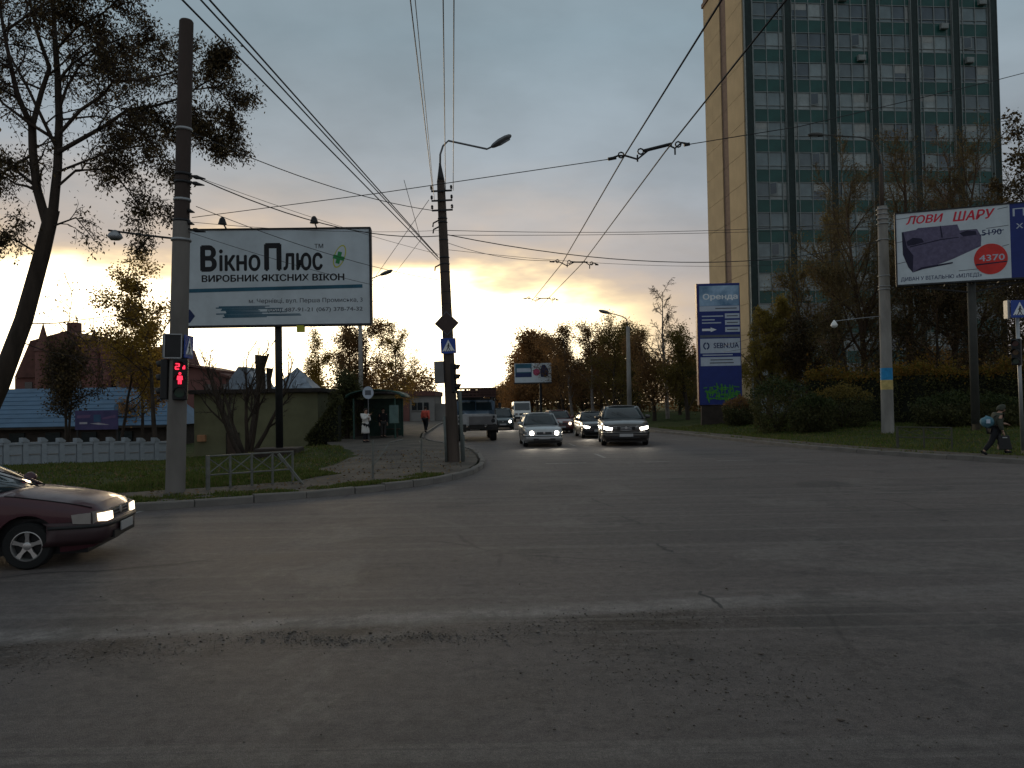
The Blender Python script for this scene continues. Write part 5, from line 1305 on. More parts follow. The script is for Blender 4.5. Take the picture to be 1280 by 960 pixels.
    for s in (-1, 1):
        for xx in ((xa - .12, -.62) if style == 'sedan' else (xa - .12, -.62, -1.45)):
            if abs(xx - xf) < ar or abs(xx - xr) < ar: z_lo = wr + ar + .02
            else: z_lo = .26
            q = MB(); q.tube([(xx, s * (yw(xx) * 1.0 + .001), z_) for z_ in np.linspace(z_lo, belt - .09, 5)], .006, 4); q.build('door_gap', 'black', t)
        q = MB(); q.tube([(x_, s * yw(x_) * .935, float(np.interp(x_, kx, kt)) - .012) for x_ in np.linspace(xa + .05, hl - .12, 9)], .006, 4); q.build('bonnet_gap', 'black', t)
    # nose: grille, bumper, plate
    if beam:
        ld = bpy.data.lights.new('headlight_beam', 'SPOT'); ld.energy = beam; ld.spot_size = R(75); ld.spot_blend = .9; ld.color = (1, .88, .70); ld.shadow_soft_size = .08
        for s in (-1, 1):
            lo_ = bpy.data.objects.new('headlight_beam', ld); col.objects.link(lo_); lo_.parent = t; lo_.location = (hl + .14, s * Wc * .34, hood - .26); lo_.rotation_euler = Vector((-1, 0, .16)).to_track_quat('Z', 'Y').to_euler()
    gz = hood - .27
    q = MB(); q.box((hl - .02, 0, gz), (.06, Wc * .38, .13)); g = q.build('grille', 'black', t, bevel=.015)
    if grille == 'bars':
        for i in range(3): q = MB(); q.box((hl + .014, 0, gz - .04 + i * .04), (.02, Wc * .37, .012)); q.build('grille_bar', 'grey_metal', g)
    elif grille == 'vee':
        for i in range(3):
            q = MB(); 
            for s in (-1, 1): q.bar((hl - .03, s * Wc * .25, gz + .075 - .05 * i), (hl + .03, 0, gz + .03 - .055 * i), .015, .022)
            q.build('grille_bar', 'galvanised', g)
    q = MB(); q.lathe([(0, .01), (.045, .008), (.05, 0)], 14, (hl + .02, 0, gz + .02), Matrix.Rotation(R(90), 3, 'Y')); q.build('badge', 'alloy', t)
    bx = lambda f: float(np.interp(abs(f), [0, .5, .74, .86, .955, .99, 1.0], [.03, .02, -.005, -.065, -.27, -.5, -.62]))
    fs_ = [-1, -.99, -.955, -.91, -.86, -.8, -.74, -.6, -.4, -.2, 0, .2, .4, .6, .74, .8, .86, .91, .955, .99, 1]
    q = MB(); rr = []
    for f in fs_:
        xx = hl + bx(f) + .03; rr.append([(xx - .06, f * Wc * .497, .27), (xx, f * Wc * .502, .34), (xx, f * Wc * .502, .52), (xx - .05, f * Wc * .497, .55)])
    q.grid(rr); bmp = q.build('bumper', bumper or mat, t, smooth=True, solid=.02)
    q = MB(); rr = []
    for f in fs_:
        xx = hl + bx(f) + .045; rr.append([(xx, f * Wc * .508, .47), (xx, f * Wc * .508, .51)])
    q.grid(rr); q.build('bumper_strip', 'plastic_black', bmp, smooth=True, solid=.02)
    q = MB(); q.box((hl + .045, 0, .345), (.06, Wc * .55, .085)); q.build('air_intake', 'black', bmp)
    if plate:
        q = MB(); q.box((hl + .098, 0, .42), (.015, .50, .11)); q.build('number_plate', 'plate_white', t)
    for f in (-.05,):
        for s in (-1, 1):
            q = MB(); q.tube([(xa + .12 - .12 * 0, s * .1 + .2, zA + .012), (xa - .28, s * .1 - .32, zA + .26)], .008, 4); q.build('wiper', 'black', ws)
    q = MB(); q.tube([(xc - .15, 0, zr + .01), (xc - .35, 0, zr + .28)], .006, 5); q.build('aerial', 'black', t)
    return t

hd_road = math.atan2(-1, .055)
a = gp(677, 559); car('silver estate car with bright round headlights in the oncoming lane', (a.x, a.y + 2.1), R(-90 + 3), 'paint_silver', 4.6, 1.74, 1.47, 2.65, .31, style='estate', light_kind='round', group='cars coming down the road', beam=45)
a = gp(786, 557); car('dark grey sedan with slanted headlights and a vee grille, nearest of the oncoming cars', (a.x, a.y + 2.1), R(-90 - 4), 'paint_graphite', 4.7, 1.80, 1.50, 2.7, .32, style='sedan', light_kind='slant', grille='vee', group='cars coming down the road', hood=.94, belt=.98, cab=(.72, -.02, -1.05, -1.8), beam=25, scale=1.16)
p = at(746, 552, 43); car('black car with a dim warm headlight half hidden behind the dark grey sedan', (p.x, 45.1), R(-90 + 3), 'paint_black', 4.3, 1.68, 1.42, 2.5, .30, light_kind='slant', group='cars coming down the road', beam=60)
p = at(700, 546, 51); car('dark red car partly hidden behind the silver estate', (p.x, 53), R(-90 + 3), 'paint_darkred', 4.4, 1.7, 1.45, 2.6, .30, lights='headlamp_dim', style='estate', group='cars coming down the road')
p = at(627, 540, 60)
car('dark car with twin headlights emerging from behind the truck', (p.x, 62), R(-90 + 3), 'paint_teal', 4.4, 1.72, 1.62, 2.6, .31, style='estate', group='cars coming down the road', beam=90)

# maroon hatchback turning in from the left
wf = gp(34, 712)
HD = R(10.5)
fx_ = 2.5 / 2 - .02; sy = -(1.62 / 2 - .11)
ox = wf.x - (fx_ * math.cos(HD) - sy * math.sin(HD)); oy = wf.y - (fx_ * math.sin(HD) + sy * math.cos(HD))
car('maroon sedan with lit headlights driving in from the left edge', (ox, oy + .05), HD, 'paint_maroon', 4.1, 1.62, 1.36, 2.5, .285, style='sedan', light_kind='oblong', hood=.86, belt=.90, cab=(.92, .12, -1.0, -1.75), lights='headlamp_dim', bumper=paint('bumper_maroon', (.03, .012, .015), .5, .1, .1))

def van():
    p = at(652, 523, 86); t = thing('delivery_van', 'distant white van following the silver estate', 'van', (p.x, 88, 0), R(-90 + 3))
    m = MB(); pr = [(-2.3, .35), (-2.35, 1.9), (-2.25, 2.15), (1.0, 2.2), (1.35, 2.1), (1.85, 1.25), (2.3, 1.0), (2.4, .6), (2.35, .35)]
    m.prism(pr, -.92, .92); m.build('body', 'paint_white', t, bevel=.08)
    m = MB(); m.add([(1.38, -.8, 2.02), (1.38, .8, 2.02), (1.87, .8, 1.28), (1.87, -.8, 1.28)], [(0, 1, 2, 3)]); o = m.build('windscreen', 'car_glass', t, solid=.06)
    for s in (-1, 1):
        for x in (1.5, -1.4): wheel(t, x, s * .8, .33, .2, s, False)
        q = MB(); q.box((2.36, s * .68, .85), (.1, .26, .2)); q.build('headlight', 'lamp_housing', t)
        q = MB(); q.box((1.3, s * 1.0, 1.5), (.12, .18, .25)); q.build('mirror', 'plastic_black', t)
        q = MB(); q.box((.9, s * .925, 1.6), (.8, .02, .5)); q.build('side_window', 'car_glass', t)
    q = MB(); q.box((2.38, 0, .45), (.12, 1.8, .22)); q.build('bumper', 'plastic_black', t)
    q = MB(); q.box((2.40, 0, .85), (.06, .7, .16)); q.build('grille', 'black', t)
van()

def truck():
    Y = 42.5; p = at(596, 552, Y)
    t = thing('crane_truck', 'old blue truck with a white bonnet front and lifting gear folded over the cab', 'truck', (p.x, Y, 0), R(-90 + 4))
    W = 2.25
    m = MB(); m.box((-2.6, 0, .75), (6.8, .8, .25)); m.build('chassis', 'chassis', t)
    # bonnet narrows to the nose
    def loft(nm, secs, mt, **kw):
        q = MB(); q.grid([[(x, -w, z0), (x, -w, z1 - .08), (x, -w * .86, z1), (x, w * .86, z1), (x, w, z1 - .08), (x, w, z0)] for x, w, z0, z1 in secs]); e = len(secs) - 1
        for i in (0, e):
            x, w, z0, z1 = secs[i]; q.add([(x, -w, z0), (x, -w, z1 - .08), (x, -w * .86, z1), (x, w * .86, z1), (x, w, z1 - .08), (x, w, z0)], [tuple(range(6))])
        return q.build(nm, mt, t, **kw)
    loft('bonnet', [(-1.1, .82, .9, 1.62), (-.3, .68, .9, 1.56), (.28, .60, .9, 1.46), (.36, .56, .95, 1.40)], 'paint_truckblue')
    loft('cab', [(-2.6, 1.02, .75, 2.1), (-2.5, 1.05, .75, 2.18), (-1.5, 1.05, .75, 2.16), (-1.15, 1.02, .75, 1.64)], 'paint_truckblue')
    m = MB(); m.add([(-1.13, -.9, 1.62), (-1.13, .9, 1.62), (-1.42, .82, 2.08), (-1.42, -.82, 2.08)], [(0, 1, 2, 3)]); ws = m.build('windscreen', 'car_glass', t, solid=.03)
    m = MB(); m.bar((-1.11, 0, 1.62), (-1.40, 0, 2.08), .05); m.build('windscreen_divider', 'paint_truckblue', ws)
    for s in (-1, 1):
        q = MB(); q.box((-1.95, s * 1.062, 1.85), (.7, .02, .45)); q.build('side_window', 'car_glass', t)
        # broad front wings
        q = MB(); rows = []
        for a in np.linspace(R(-12), R(180), 12):
            x, z = -.05 + math.cos(a) * .62, .62 + math.sin(a) * .56; rows.append([(x, s * .55, z), (x, s * 1.0, z), (x - .02, s * 1.12, z - .1)])
        q.grid(rows); q.build('front_wing', 'chassis', t, smooth=True, solid=.03)
        q = MB(); q.lathe([(0, .02), (.1, .015), (.12, -.04)], 14, (.53, s * .86, 1.06), Matrix.Rotation(R(90), 3, 'Y')); q.build('headlight', 'black', t)
        q = MB(); q.lathe([(0, .02), (.06, .015), (.075, -.04)], 12, (.53, s * .90, 1.27), Matrix.Rotation(R(90), 3, 'Y')); q.build('indicator', 'black', t)
        q = MB(); q.bar((-1.2, s * 1.05, 1.7), (-1.05, s * 1.28, 1.75), .03); q.box((-1.05, s * 1.30, 1.85), (.05, .16, .32)); q.build('mirror', 'black', t)
        for x, dd in ((-.05, 0), (-3.6, 0), (-4.8, 0)): wheel(t, x, s * .88, .50, .34, s, False)
    q = MB(); q.add([(.46, -1.05, .82), (.46, 1.05, .82), (.46, 1.05, 1.38), (.42, .6, 1.44), (.42, -.6, 1.44), (.46, -1.05, 1.38)], [tuple(range(6))]); fp = q.build('front_panel', 'truck_white', t, solid=.08)
    q = MB(); q.box((.50, .22, 1.09), (.05, 1.25, .44)); g = q.build('grille', M('grille_grey', (.16, .15, .15), .6), fp)
    for i in range(6):
        q = MB(); q.box((.53, .22, .92 + i * .068), (.02, 1.22, .018)); q.build('grille_bar', 'grey_metal', g)
    q = MB(); q.box((.62, 0, .66), (.14, 2.2, .2)); q.build('bumper', 'chassis', t, bevel=.02)
    q = MB(); q.box((.70, -.1, .66), (.015, .5, .11)); q.build('number_plate', 'plate_white', t)
    # deck, frame and folded boom with a platform
    q = MB(); q.box((-4.4, 0, 1.18), (3.6, 2.2, .16)); q.build('deck', 'chassis', t)
    q = MB(); q.box((-2.95, -.25, 1.9), (.5, 1.5, 1.5)); q.build('turret', 'chassis', t, bevel=.05)
    q = MB(); q.bar((-5.8, -.15, 2.55), (-.4, -.15, 2.62), .3, .28); bo = q.build('boom', M('boom_dark', (.05, .022, .018), .7), t)
    for s in (-1, 1):
        q = MB(); q.bar((-5.8, s * .62 + .1, 2.62), (-.5, s * .62 + .1, 2.70), .07, .12); q.build('side_rail', 'chassis', t)
        q = MB(); q.bar((-1.0, s * .95, 1.2), (-1.0 - 1.65, s * .95, 2.5), .06); q.build('support_strut', 'chassis', t)
    for i in range(9):
        q = MB(); q.bar((-.7 - i * .5, -.55, 2.66), (-.7 - i * .5, .72, 2.66), .04); q.build('rung', 'dark_metal', t)
    # work basket above the cab
    q = MB(); 
    for z in (2.36, 2.50, 2.64, 2.78):
        q.bar((-.25, -1.0, z), (-.25, 1.05, z), .07, .09); q.bar((-1.0, -1.0, z), (-1.0, 1.05, z), .05, .06)
        for y in (-1.0, 1.05): q.bar((-.25, y, z), (-1.0, y, z), .05, .06)
    for y in np.linspace(-1, 1.05, 11): q.bar((-.25, y, 2.36), (-.25, y, 2.78), .05)
    q.box((-.6, .55, 2.58), (.6, .95, .36))
    q.box((-.62, 0, 2.34), (.8, 2.05, .05)); q.build('work_basket', 'boom_dark', t)
    q = MB(); q.box((-.4, -1.25, 2.62), (.5, .55, .16)); q.build('control_arm', 'black', t)
    q = MB(); q.box((-.55, 1.05, 2.18), (.3, .1, .12)); q.box((-.5, .5, 2.2), (.2, .5, .1)); q.build('beacon_bar', 'black', t)
    q = MB(); q.lathe([(.16, 0), (.16, 1.2), (.1, 1.3)], 12, (-2.75, 1.0, 1.2)); q.build('fluid_tank', 'chassis', t)
    q = MB(); q.box((-3.4, -.95, 1.75), (1.8, .5, 1.0)); q.build('tool_locker', 'chassis', t, bevel=.03)
truck()
# ------------------------------------------------------------------ people
def skin_mesh(name, joints, edges, mats, parent, sub=2, root=0):
    me = bpy.data.meshes.new('sk'); me.from_pydata([j[0] for j in joints], edges, [])
    o = bpy.data.objects.new('sk', me); col.objects.link(o)
    o.modifiers.new('skin', 'SKIN'); 
    lay = me.skin_vertices[0].data if me.skin_vertices else None
    if lay is None:
        bpy.context.view_layer.objects.active = o; lay = me.skin_vertices[0].data
    for i, j in enumerate(joints):
        r = j[1]; lay[i].radius = (r, r) if isinstance(r, (int, float)) else r
        lay[i].use_root = (i == root)
    s = o.modifiers.new('sub', 'SUBSURF'); s.levels = sub; s.render_levels = sub
    dg = bpy.context.evaluated_depsgraph_get()
    out = bpy.data.meshes.new_from_object(o.evaluated_get(dg)); bpy.data.objects.remove(o)
    out.materials.clear()
    for m in mlist(mats): out.materials.append(m)
    out.polygons.foreach_set('use_smooth', [True] * len(out.polygons)); out.name = name
    return link(name, out, parent)
def person(label, loc, yaw, P, top_c, leg_c, shoe_c, hair_c, coat_len=None, hood=False, extra=None, h=1.7, hips_w=.10):
    """P: joint positions in metres for a 1.7 m figure facing +x"""
    t = thing('person', label, 'person', loc, yaw)
    V_ = lambda k: Vector(P[k])
    J = []; E_ = []; idx = {}
    def add(k, p, r): idx[k] = len(J); J.append((tuple(p), r)); return idx[k]
    pel, chest, neck, head = V_('pelvis'), V_('chest'), V_('neck'), V_('head')
    add('pelvis', pel, (.14, .11)); add('waist', pel.lerp(chest, .5), (.13, .10)); add('chest', chest, (.15, .11)); add('neck', neck, .055); 
    hd = (head - neck).normalized(); add('jaw', neck + (head - neck) * .55, .07); add('head', head, .095); add('crown', head + hd * .07, .075)
    E_ += [('pelvis', 'waist'), ('waist', 'chest'), ('chest', 'neck'), ('neck', 'jaw'), ('jaw', 'head'), ('head', 'crown')]
    fwd = Vector(P.get('face', (1, 0, 0))).normalized()
    for s in ('L', 'R'):
        for k, r in (('sh', .062), ('el', .045), ('wr', .032)): add(k + s, V_(k + s), r)
        E_ += [('chest', 'sh' + s), ('sh' + s, 'el' + s), ('el' + s, 'wr' + s)]
        w = V_('wr' + s); d = (w - V_('el' + s)).normalized(); side = d.cross(Vector((0, 0, 1))); side = side.normalized() if side.length > .1 else Vector((1, 0, 0)); up = side.cross(d)
        add('palm' + s, w + d * .07, .034); E_.append(('wr' + s, 'palm' + s))
        for f, (o_, l) in enumerate(((-.033, .07), (-.011, .085), (.011, .08), (.033, .06))):
            a_ = add(f'f{f}a' + s, w + d * .105 + side * o_, .0095); b_ = add(f'f{f}b' + s, w + d * (.105 + l * .6) + side * o_ + up * -.012, .009); c_ = add(f'f{f}c' + s, w + d * (.10 + l * .9) + side * o_ + up * -.035, .008)
            E_ += [('palm' + s, f'f{f}a' + s), (f'f{f}a' + s, f'f{f}b' + s), (f'f{f}b' + s, f'f{f}c' + s)]
        add('t1' + s, w + d * .05 + side * -.045, .012); add('t2' + s, w + d * .09 + side * -.06 - up * .012, .010); E_ += [('palm' + s, 't1' + s), ('t1' + s, 't2' + s)]
        for k, r in (('hip', .095), ('kn', .06), ('an', .042), ('toe', .035)): add(k + s, V_(k + s), r)
        E_ += [('pelvis', 'hip' + s), ('hip' + s, 'kn' + s), ('kn' + s, 'an' + s), ('an' + s, 'toe' + s)]
    body = skin_mesh('body', J, [(idx[a], idx[b]) for a, b in E_], 'skin', t, 2)
    q = MB(); sd_ = fwd.cross(hd).normalized(); c = head
    q.lathe([(0, .03), (.014, .012), (.018, -.02), (0, -.03)], 8, c + fwd * .092 - hd * .02)          # nose
    for s in (-1, 1): q.lathe([(0, .03), (.012, .02), (.014, -.015), (0, -.03)], 8, c + sd_ * s * .092 - hd * .01)   # ears
    q.build('face_relief', 'skin', body, smooth=True)
    q = MB()
    for s in (-1, 1): q.lathe([(0, .012), (.014, 0), (0, -.012)], 8, c + fwd * .083 + sd_ * s * .034 + hd * .012)
    q.build('eye', 'black', body, smooth=True)
    q = MB(); q.box(c + fwd * .088 - hd * .062, (.02, .05, .012)); q.build('mouth', M('lip', (.28, .11, .09), .6) if 'lip' not in MATS else 'lip', body)
    def garment(nm, keys, rad, mt, sub=2):
        jj = [(J[idx[k]][0] if isinstance(k, str) else tuple(k[1]), r) for k, r in zip(keys[0], rad)]
        return skin_mesh(nm, jj, keys[1], mt, t, sub)
    garment('jacket', (['pelvis', 'waist', 'chest', ('x', neck.lerp(chest, .25)), 'shL', 'elL', ('x', V_('elL').lerp(V_('wrL'), .92)), 'shR', 'elR', ('x', V_('elR').lerp(V_('wrR'), .92))], [(0, 1), (1, 2), (2, 3), (2, 4), (4, 5), (5, 6), (2, 7), (7, 8), (8, 9)]), [(.19, .155), (.175, .145), (.195, .155), .08, .105, .085, .068, .105, .085, .068], top_c)
    if coat_len:
        rows = []
        for f in np.linspace(0, 1, 7):
            cz = pel.z + .08 - f * coat_len; rr = .17 + .05 * f; rows.append([(pel.x + math.cos(a) * rr * .80, pel.y + math.sin(a) * rr * 1.08, cz + .01 * math.sin(3 * a)) for a in np.linspace(0, 2 * math.pi, 17)])
        m = MB(); m.grid(rows); m.build('coat_skirt', top_c, t, smooth=True, solid=.012)
    garment('trousers', (['pelvis', 'hipL', 'knL', ('x', V_('knL').lerp(V_('anL'), .93)), 'hipR', 'knR', ('x', V_('knR').lerp(V_('anR'), .93))], [(0, 1), (1, 2), (2, 3), (0, 4), (4, 5), (5, 6)]), [(.17, .14), .122, .09, .072, .122, .09, .072], leg_c)
    for s in ('L', 'R'):
        an, toe = V_('an' + s), V_('toe' + s); d = (toe - an); heel = an - d * .35; heel.z = min(an.z, toe.z) - .0
        skin_mesh('shoe', [(tuple(an), .052), (tuple(an.lerp(toe, .5) - Vector((0, 0, .012))), .046), (tuple(toe + d * .12), .036), (tuple(an - d * .18 - Vector((0, 0, .025))), .045)], [(0, 1), (1, 2), (0, 3)], shoe_c, t)
    q = MB(); rows = []
    kk = 1.10 if not hood else 1.30
    for i in range(9):
        th = math.pi * (.62 if not hood else .76) * i / 8; rows.append([c + hd * (.02 + math.cos(th) * .105 * kk) + (fwd * math.cos(a) * ((.095 if math.cos(a) < 0 or th < 1.0 else .062) if not hood else (.10 if math.cos(a) < 0 else .066)) + sd_ * math.sin(a) * .092) * math.sin(th) * kk - fwd * (.018 if not hood else .03) for a in np.linspace(0, 2 * math.pi, 15)])
    q.grid(rows); q.build('hood' if hood else 'hair', hair_c, t, smooth=True, solid=.012)
    sc_ = h / 1.7; t.scale = (sc_, sc_, sc_)
    return t
STAND = dict(pelvis=(0, 0, .93), chest=(.01, 0, 1.30), neck=(.015, 0, 1.47), head=(.035, 0, 1.60), shL=(0, .19, 1.38), elL=(-.02, .25, 1.10), wrL=(.05, .24, .86), shR=(0, -.19, 1.38), elR=(-.02, -.25, 1.10), wrR=(.05, -.24, .86),
             hipL=(0, .095, .88), knL=(.03, .10, .49), anL=(0, .10, .09), toeL=(.15, .11, .045), hipR=(0, -.095, .88), knR=(.03, -.10, .49), anR=(0, -.10, .09), toeR=(.15, -.11, .045))
M('coat_white', (.62, .60, .57), .85, var=.1); M('cloth_black', (.014, .014, .017), .9, var=.2); M('vest_red', (.62, .10, .07), .7, var=.1); M('cloth_olive', (.055, .06, .045), .9, var=.25, scale=8); M('hair_dark', (.02, .014, .01), .8); M('cloth_grey', (.05, .048, .046), .9, var=.2); M('bag_teal', (.03, .15, .22), .75, c2=(.12, .22, .26), var=.25, scale=9); M('vest_pink', (.55, .09, .10), .7)

p = gp(457, 553, .125)
A = dict(STAND); A.update(wrR=(.24, .02, 1.36), elR=(.12, -.24, 1.16), wrL=(.20, .06, 1.20), elL=(.04, .26, 1.10))
person('standing person in a long white coat and dark trousers at the bus stop', (p.x, p.y, .125), R(-35), A, 'coat_white', 'cloth_black', 'cloth_black', 'hair_dark', coat_len=.55, h=1.68)
p = gp(532, 541, .125)
B = dict(STAND); B.update(knL=(.14, .10, .5), anL=(.22, .10, .09), toeL=(.37, .11, .05), anR=(-.2, -.1, .12), knR=(0, -.1, .49), toeR=(-.06, -.11, .05))
person('distant person in a bright red vest walking along the pavement', (p.x, p.y, .125), R(70), B, 'vest_red', 'cloth_black', 'cloth_black', 'hair_dark', h=1.72)
p = gp(479, 547, .125)
person('dim figure in dark clothes waiting beside the bus kiosk', (p.x, p.y, .125), R(-60), STAND, 'cloth_black', 'cloth_grey', 'cloth_black', 'hair_dark', h=1.66)

# person striding along the right kerb, leaning forward
p = gp(1243, 569, .125)
C = dict(pelvis=(0, 0, .86), chest=(.13, 0, 1.19), neck=(.22, 0, 1.34), head=(.29, 0, 1.45), face=(1, 0, -.25), shL=(.14, .18, 1.27), elL=(.26, .24, 1.02), wrL=(.48, .22, .98), shR=(.13, -.19, 1.26), elR=(.05, -.25, 1.0), wrR=(.13, -.26, .76),
         hipL=(.02, .09, .82), knL=(.26, .10, .49), anL=(.46, .10, .12), toeL=(.60, .11, .09), hipR=(0, -.09, .82), knR=(-.13, -.10, .43), anR=(-.40, -.10, .13), toeR=(-.30, -.11, .035))
person('person in an olive hooded jacket and black trousers striding along the right kerb', (p.x, p.y, .125), 0, C, 'cloth_olive', 'cloth_black', 'cloth_black', 'cloth_olive', hood=True, h=1.62)
def bags():
    t = thing('backpack', 'pale teal bag slung on the striding walker\'s back', 'bag', (p.x - .13, p.y, .125 + 1.0), 0)
    m = MB(); rows = []
    for f in np.linspace(-1, 1, 9):
        k = max(.05, math.sqrt(max(0, 1 - f * f))); rows.append([(math.cos(a) * .20 * k - .05 - f * .06, math.sin(a) * .17 * k, f * .17 + .03 * math.cos(a)) for a in np.linspace(0, 2 * math.pi, 15)])
    m.grid(rows); m.build('sack', 'bag_teal', t, smooth=True)
    m = MB(); m.tube([(.06, -.12, .14), (.2, -.16, .22), (.24, -.16, .12), (.16, -.17, -.08), (.02, -.12, -.14)], .014, 6); m.build('strap', 'cloth_black', t)
    m = MB(); m.box((-.12, -.17, .02), (.12, .02, .12)); m.build('pocket', 'panel_light', t, bevel=.01)
    t = thing('shopping_bag', 'large black carrier bag held by the striding walker', 'bag', (p.x + .13, p.y - .27, .125 + .18), 0)
    m = MB(); m.add([(-.18, -.07, 0), (.22, -.07, 0), (.22, .07, 0), (-.18, .07, 0), (-.15, -.04, .42), (.15, -.04, .42), (.15, .04, .42), (-.15, .04, .42)], [(0, 1, 2, 3), (4, 5, 6, 7), (0, 1, 5, 4), (1, 2, 6, 5), (2, 3, 7, 6), (3, 0, 4, 7)]); m.build('sack', 'black', t, bevel=.02)
    m = MB(); m.tube([(-.1, 0, .42), (-.04, 0, .54), (.05, 0, .54), (.1, 0, .42)], .01, 6); m.build('handle', 'black', t)
    m = MB(); m.box((.0, -.055, .36), (.14, .012, .03)); m.build('label_patch', 'plate_white', t)
bags()
# ------------------------------------------------------------------ trees
def seg_mesh(P0, P1, R0, R1, n):
    d = P1 - P0; l = np.linalg.norm(d, axis=1, keepdims=True); d = d / np.maximum(l, 1e-6)
    ref = np.where(np.abs(d[:, 2:3]) > .9, np.array([[1., 0, 0]]), np.array([[0, 0, 1.]]))
    a = np.cross(d, ref); a /= np.linalg.norm(a, axis=1, keepdims=True); b = np.cross(d, a)
    th = 2 * np.pi * np.arange(n) / n
    ring = a[:, None] * np.cos(th)[None, :, None] + b[:, None] * np.sin(th)[None, :, None]
    V = np.concatenate([P0[:, None] + ring * R0[:, None, None], P1[:, None] + ring * R1[:, None, None]], 1)
    j = np.arange(n); f = np.stack([j, (j + 1) % n, (j + 1) % n + n, j + n], 1)
    Q = (np.arange(len(P0))[:, None, None] * 2 * n + f[None]).reshape(-1, 4)
    return V.reshape(-1, 3), Q
def leaf_mesh(C, size, asp, g, droop=0.0, clump=None):
    n = len(C); d = g.normal(size=(n, 3)); d[:, 2] = d[:, 2] * (1 - droop) - droop * 1.3; d /= np.linalg.norm(d, axis=1, keepdims=True)
    r = g.normal(size=(n, 3)); s = np.cross(d, r); s /= np.maximum(np.linalg.norm(s, axis=1, keepdims=True), 1e-6)
    L_ = (size * g.uniform(.6, 1.35, n))[:, None]; w = L_ * asp
    V = np.stack([C, C + d * L_ * .5 + s * w * .5, C + d * L_, C + d * L_ * .5 - s * w * .5], 1).reshape(-1, 3)
    return V, np.arange(4 * n).reshape(-1, 4)
def wander(p, d, length, k, wob, lift, g):
    pts = [p]; d = d / np.linalg.norm(d)
    for i in range(k):
        d = d + g.normal(size=3) * wob + np.array([0, 0, lift]); d /= np.linalg.norm(d); pts.append(pts[-1] + d * length / k)
    return pts
def perp_dir(d, ang, g):
    r = g.normal(size=3); r -= d * r.dot(d); r /= np.linalg.norm(r); return d * math.cos(ang) + r * math.sin(ang)
class Tree:
    def __init__(s, seed): s.g = np.random.default_rng(seed); s.limbs = []; s.P0 = []; s.P1 = []; s.A = []; s.B = []; s.ends = []; s.tw = []
    def limb(s, pts, r0, r1): s.limbs.append((pts, list(np.linspace(r0, r1, len(pts)))))
    def fine(s, pts, r0, r1):
        k = len(pts) - 1
        for i in range(k): s.P0.append(pts[i]); s.P1.append(pts[i + 1]); s.A.append(r0 + (r1 - r0) * i / k); s.B.append(r0 + (r1 - r0) * (i + 1) / k)
    def grow(s, pts, r0, level, prm, t0=.25):
        """side shoots along a limb"""
        g = s.g; n, ratio, ang, wob, lift, kseg = prm[level]
        seg = np.array(pts); dl = np.linalg.norm(np.diff(seg, axis=0), axis=1); tot = dl.sum(); cum = np.concatenate([[0], np.cumsum(dl)]) / tot
        n = max(1, int(round(n * g.uniform(.8, 1.2))))
        for i in range(n):
            t = t0 + (1 - t0) * (i + g.uniform(0, 1)) / n; t = min(t, .999); k = np.searchsorted(cum, t) - 1; k = max(0, min(k, len(dl) - 1))
            f = (t - cum[k]) / max(1e-6, cum[k + 1] - cum[k]); p = seg[k] + (seg[k + 1] - seg[k]) * f; d = seg[k + 1] - seg[k]; d = d / np.linalg.norm(d)
            ln = tot * ratio * (1 - .55 * t) * g.uniform(.65, 1.25)
            nd = perp_dir(d, R(ang) * g.uniform(.6, 1.3), g)
            q = wander(p, nd, ln, kseg, wob, lift, g); r = r0 * (1 - .7 * t) * .55
            if level + 1 < len(prm):
                if r > s.min_limb: s.limb(q, r, r * .3)
                else: s.fine(q, max(r, s.rt * 1.4), s.rt)
                s.grow(q, max(r, s.rt * 2), level + 1, prm, .15)
            else: s.fine(q, s.rt * 1.3, s.rt * .7); s.ends.append(q)
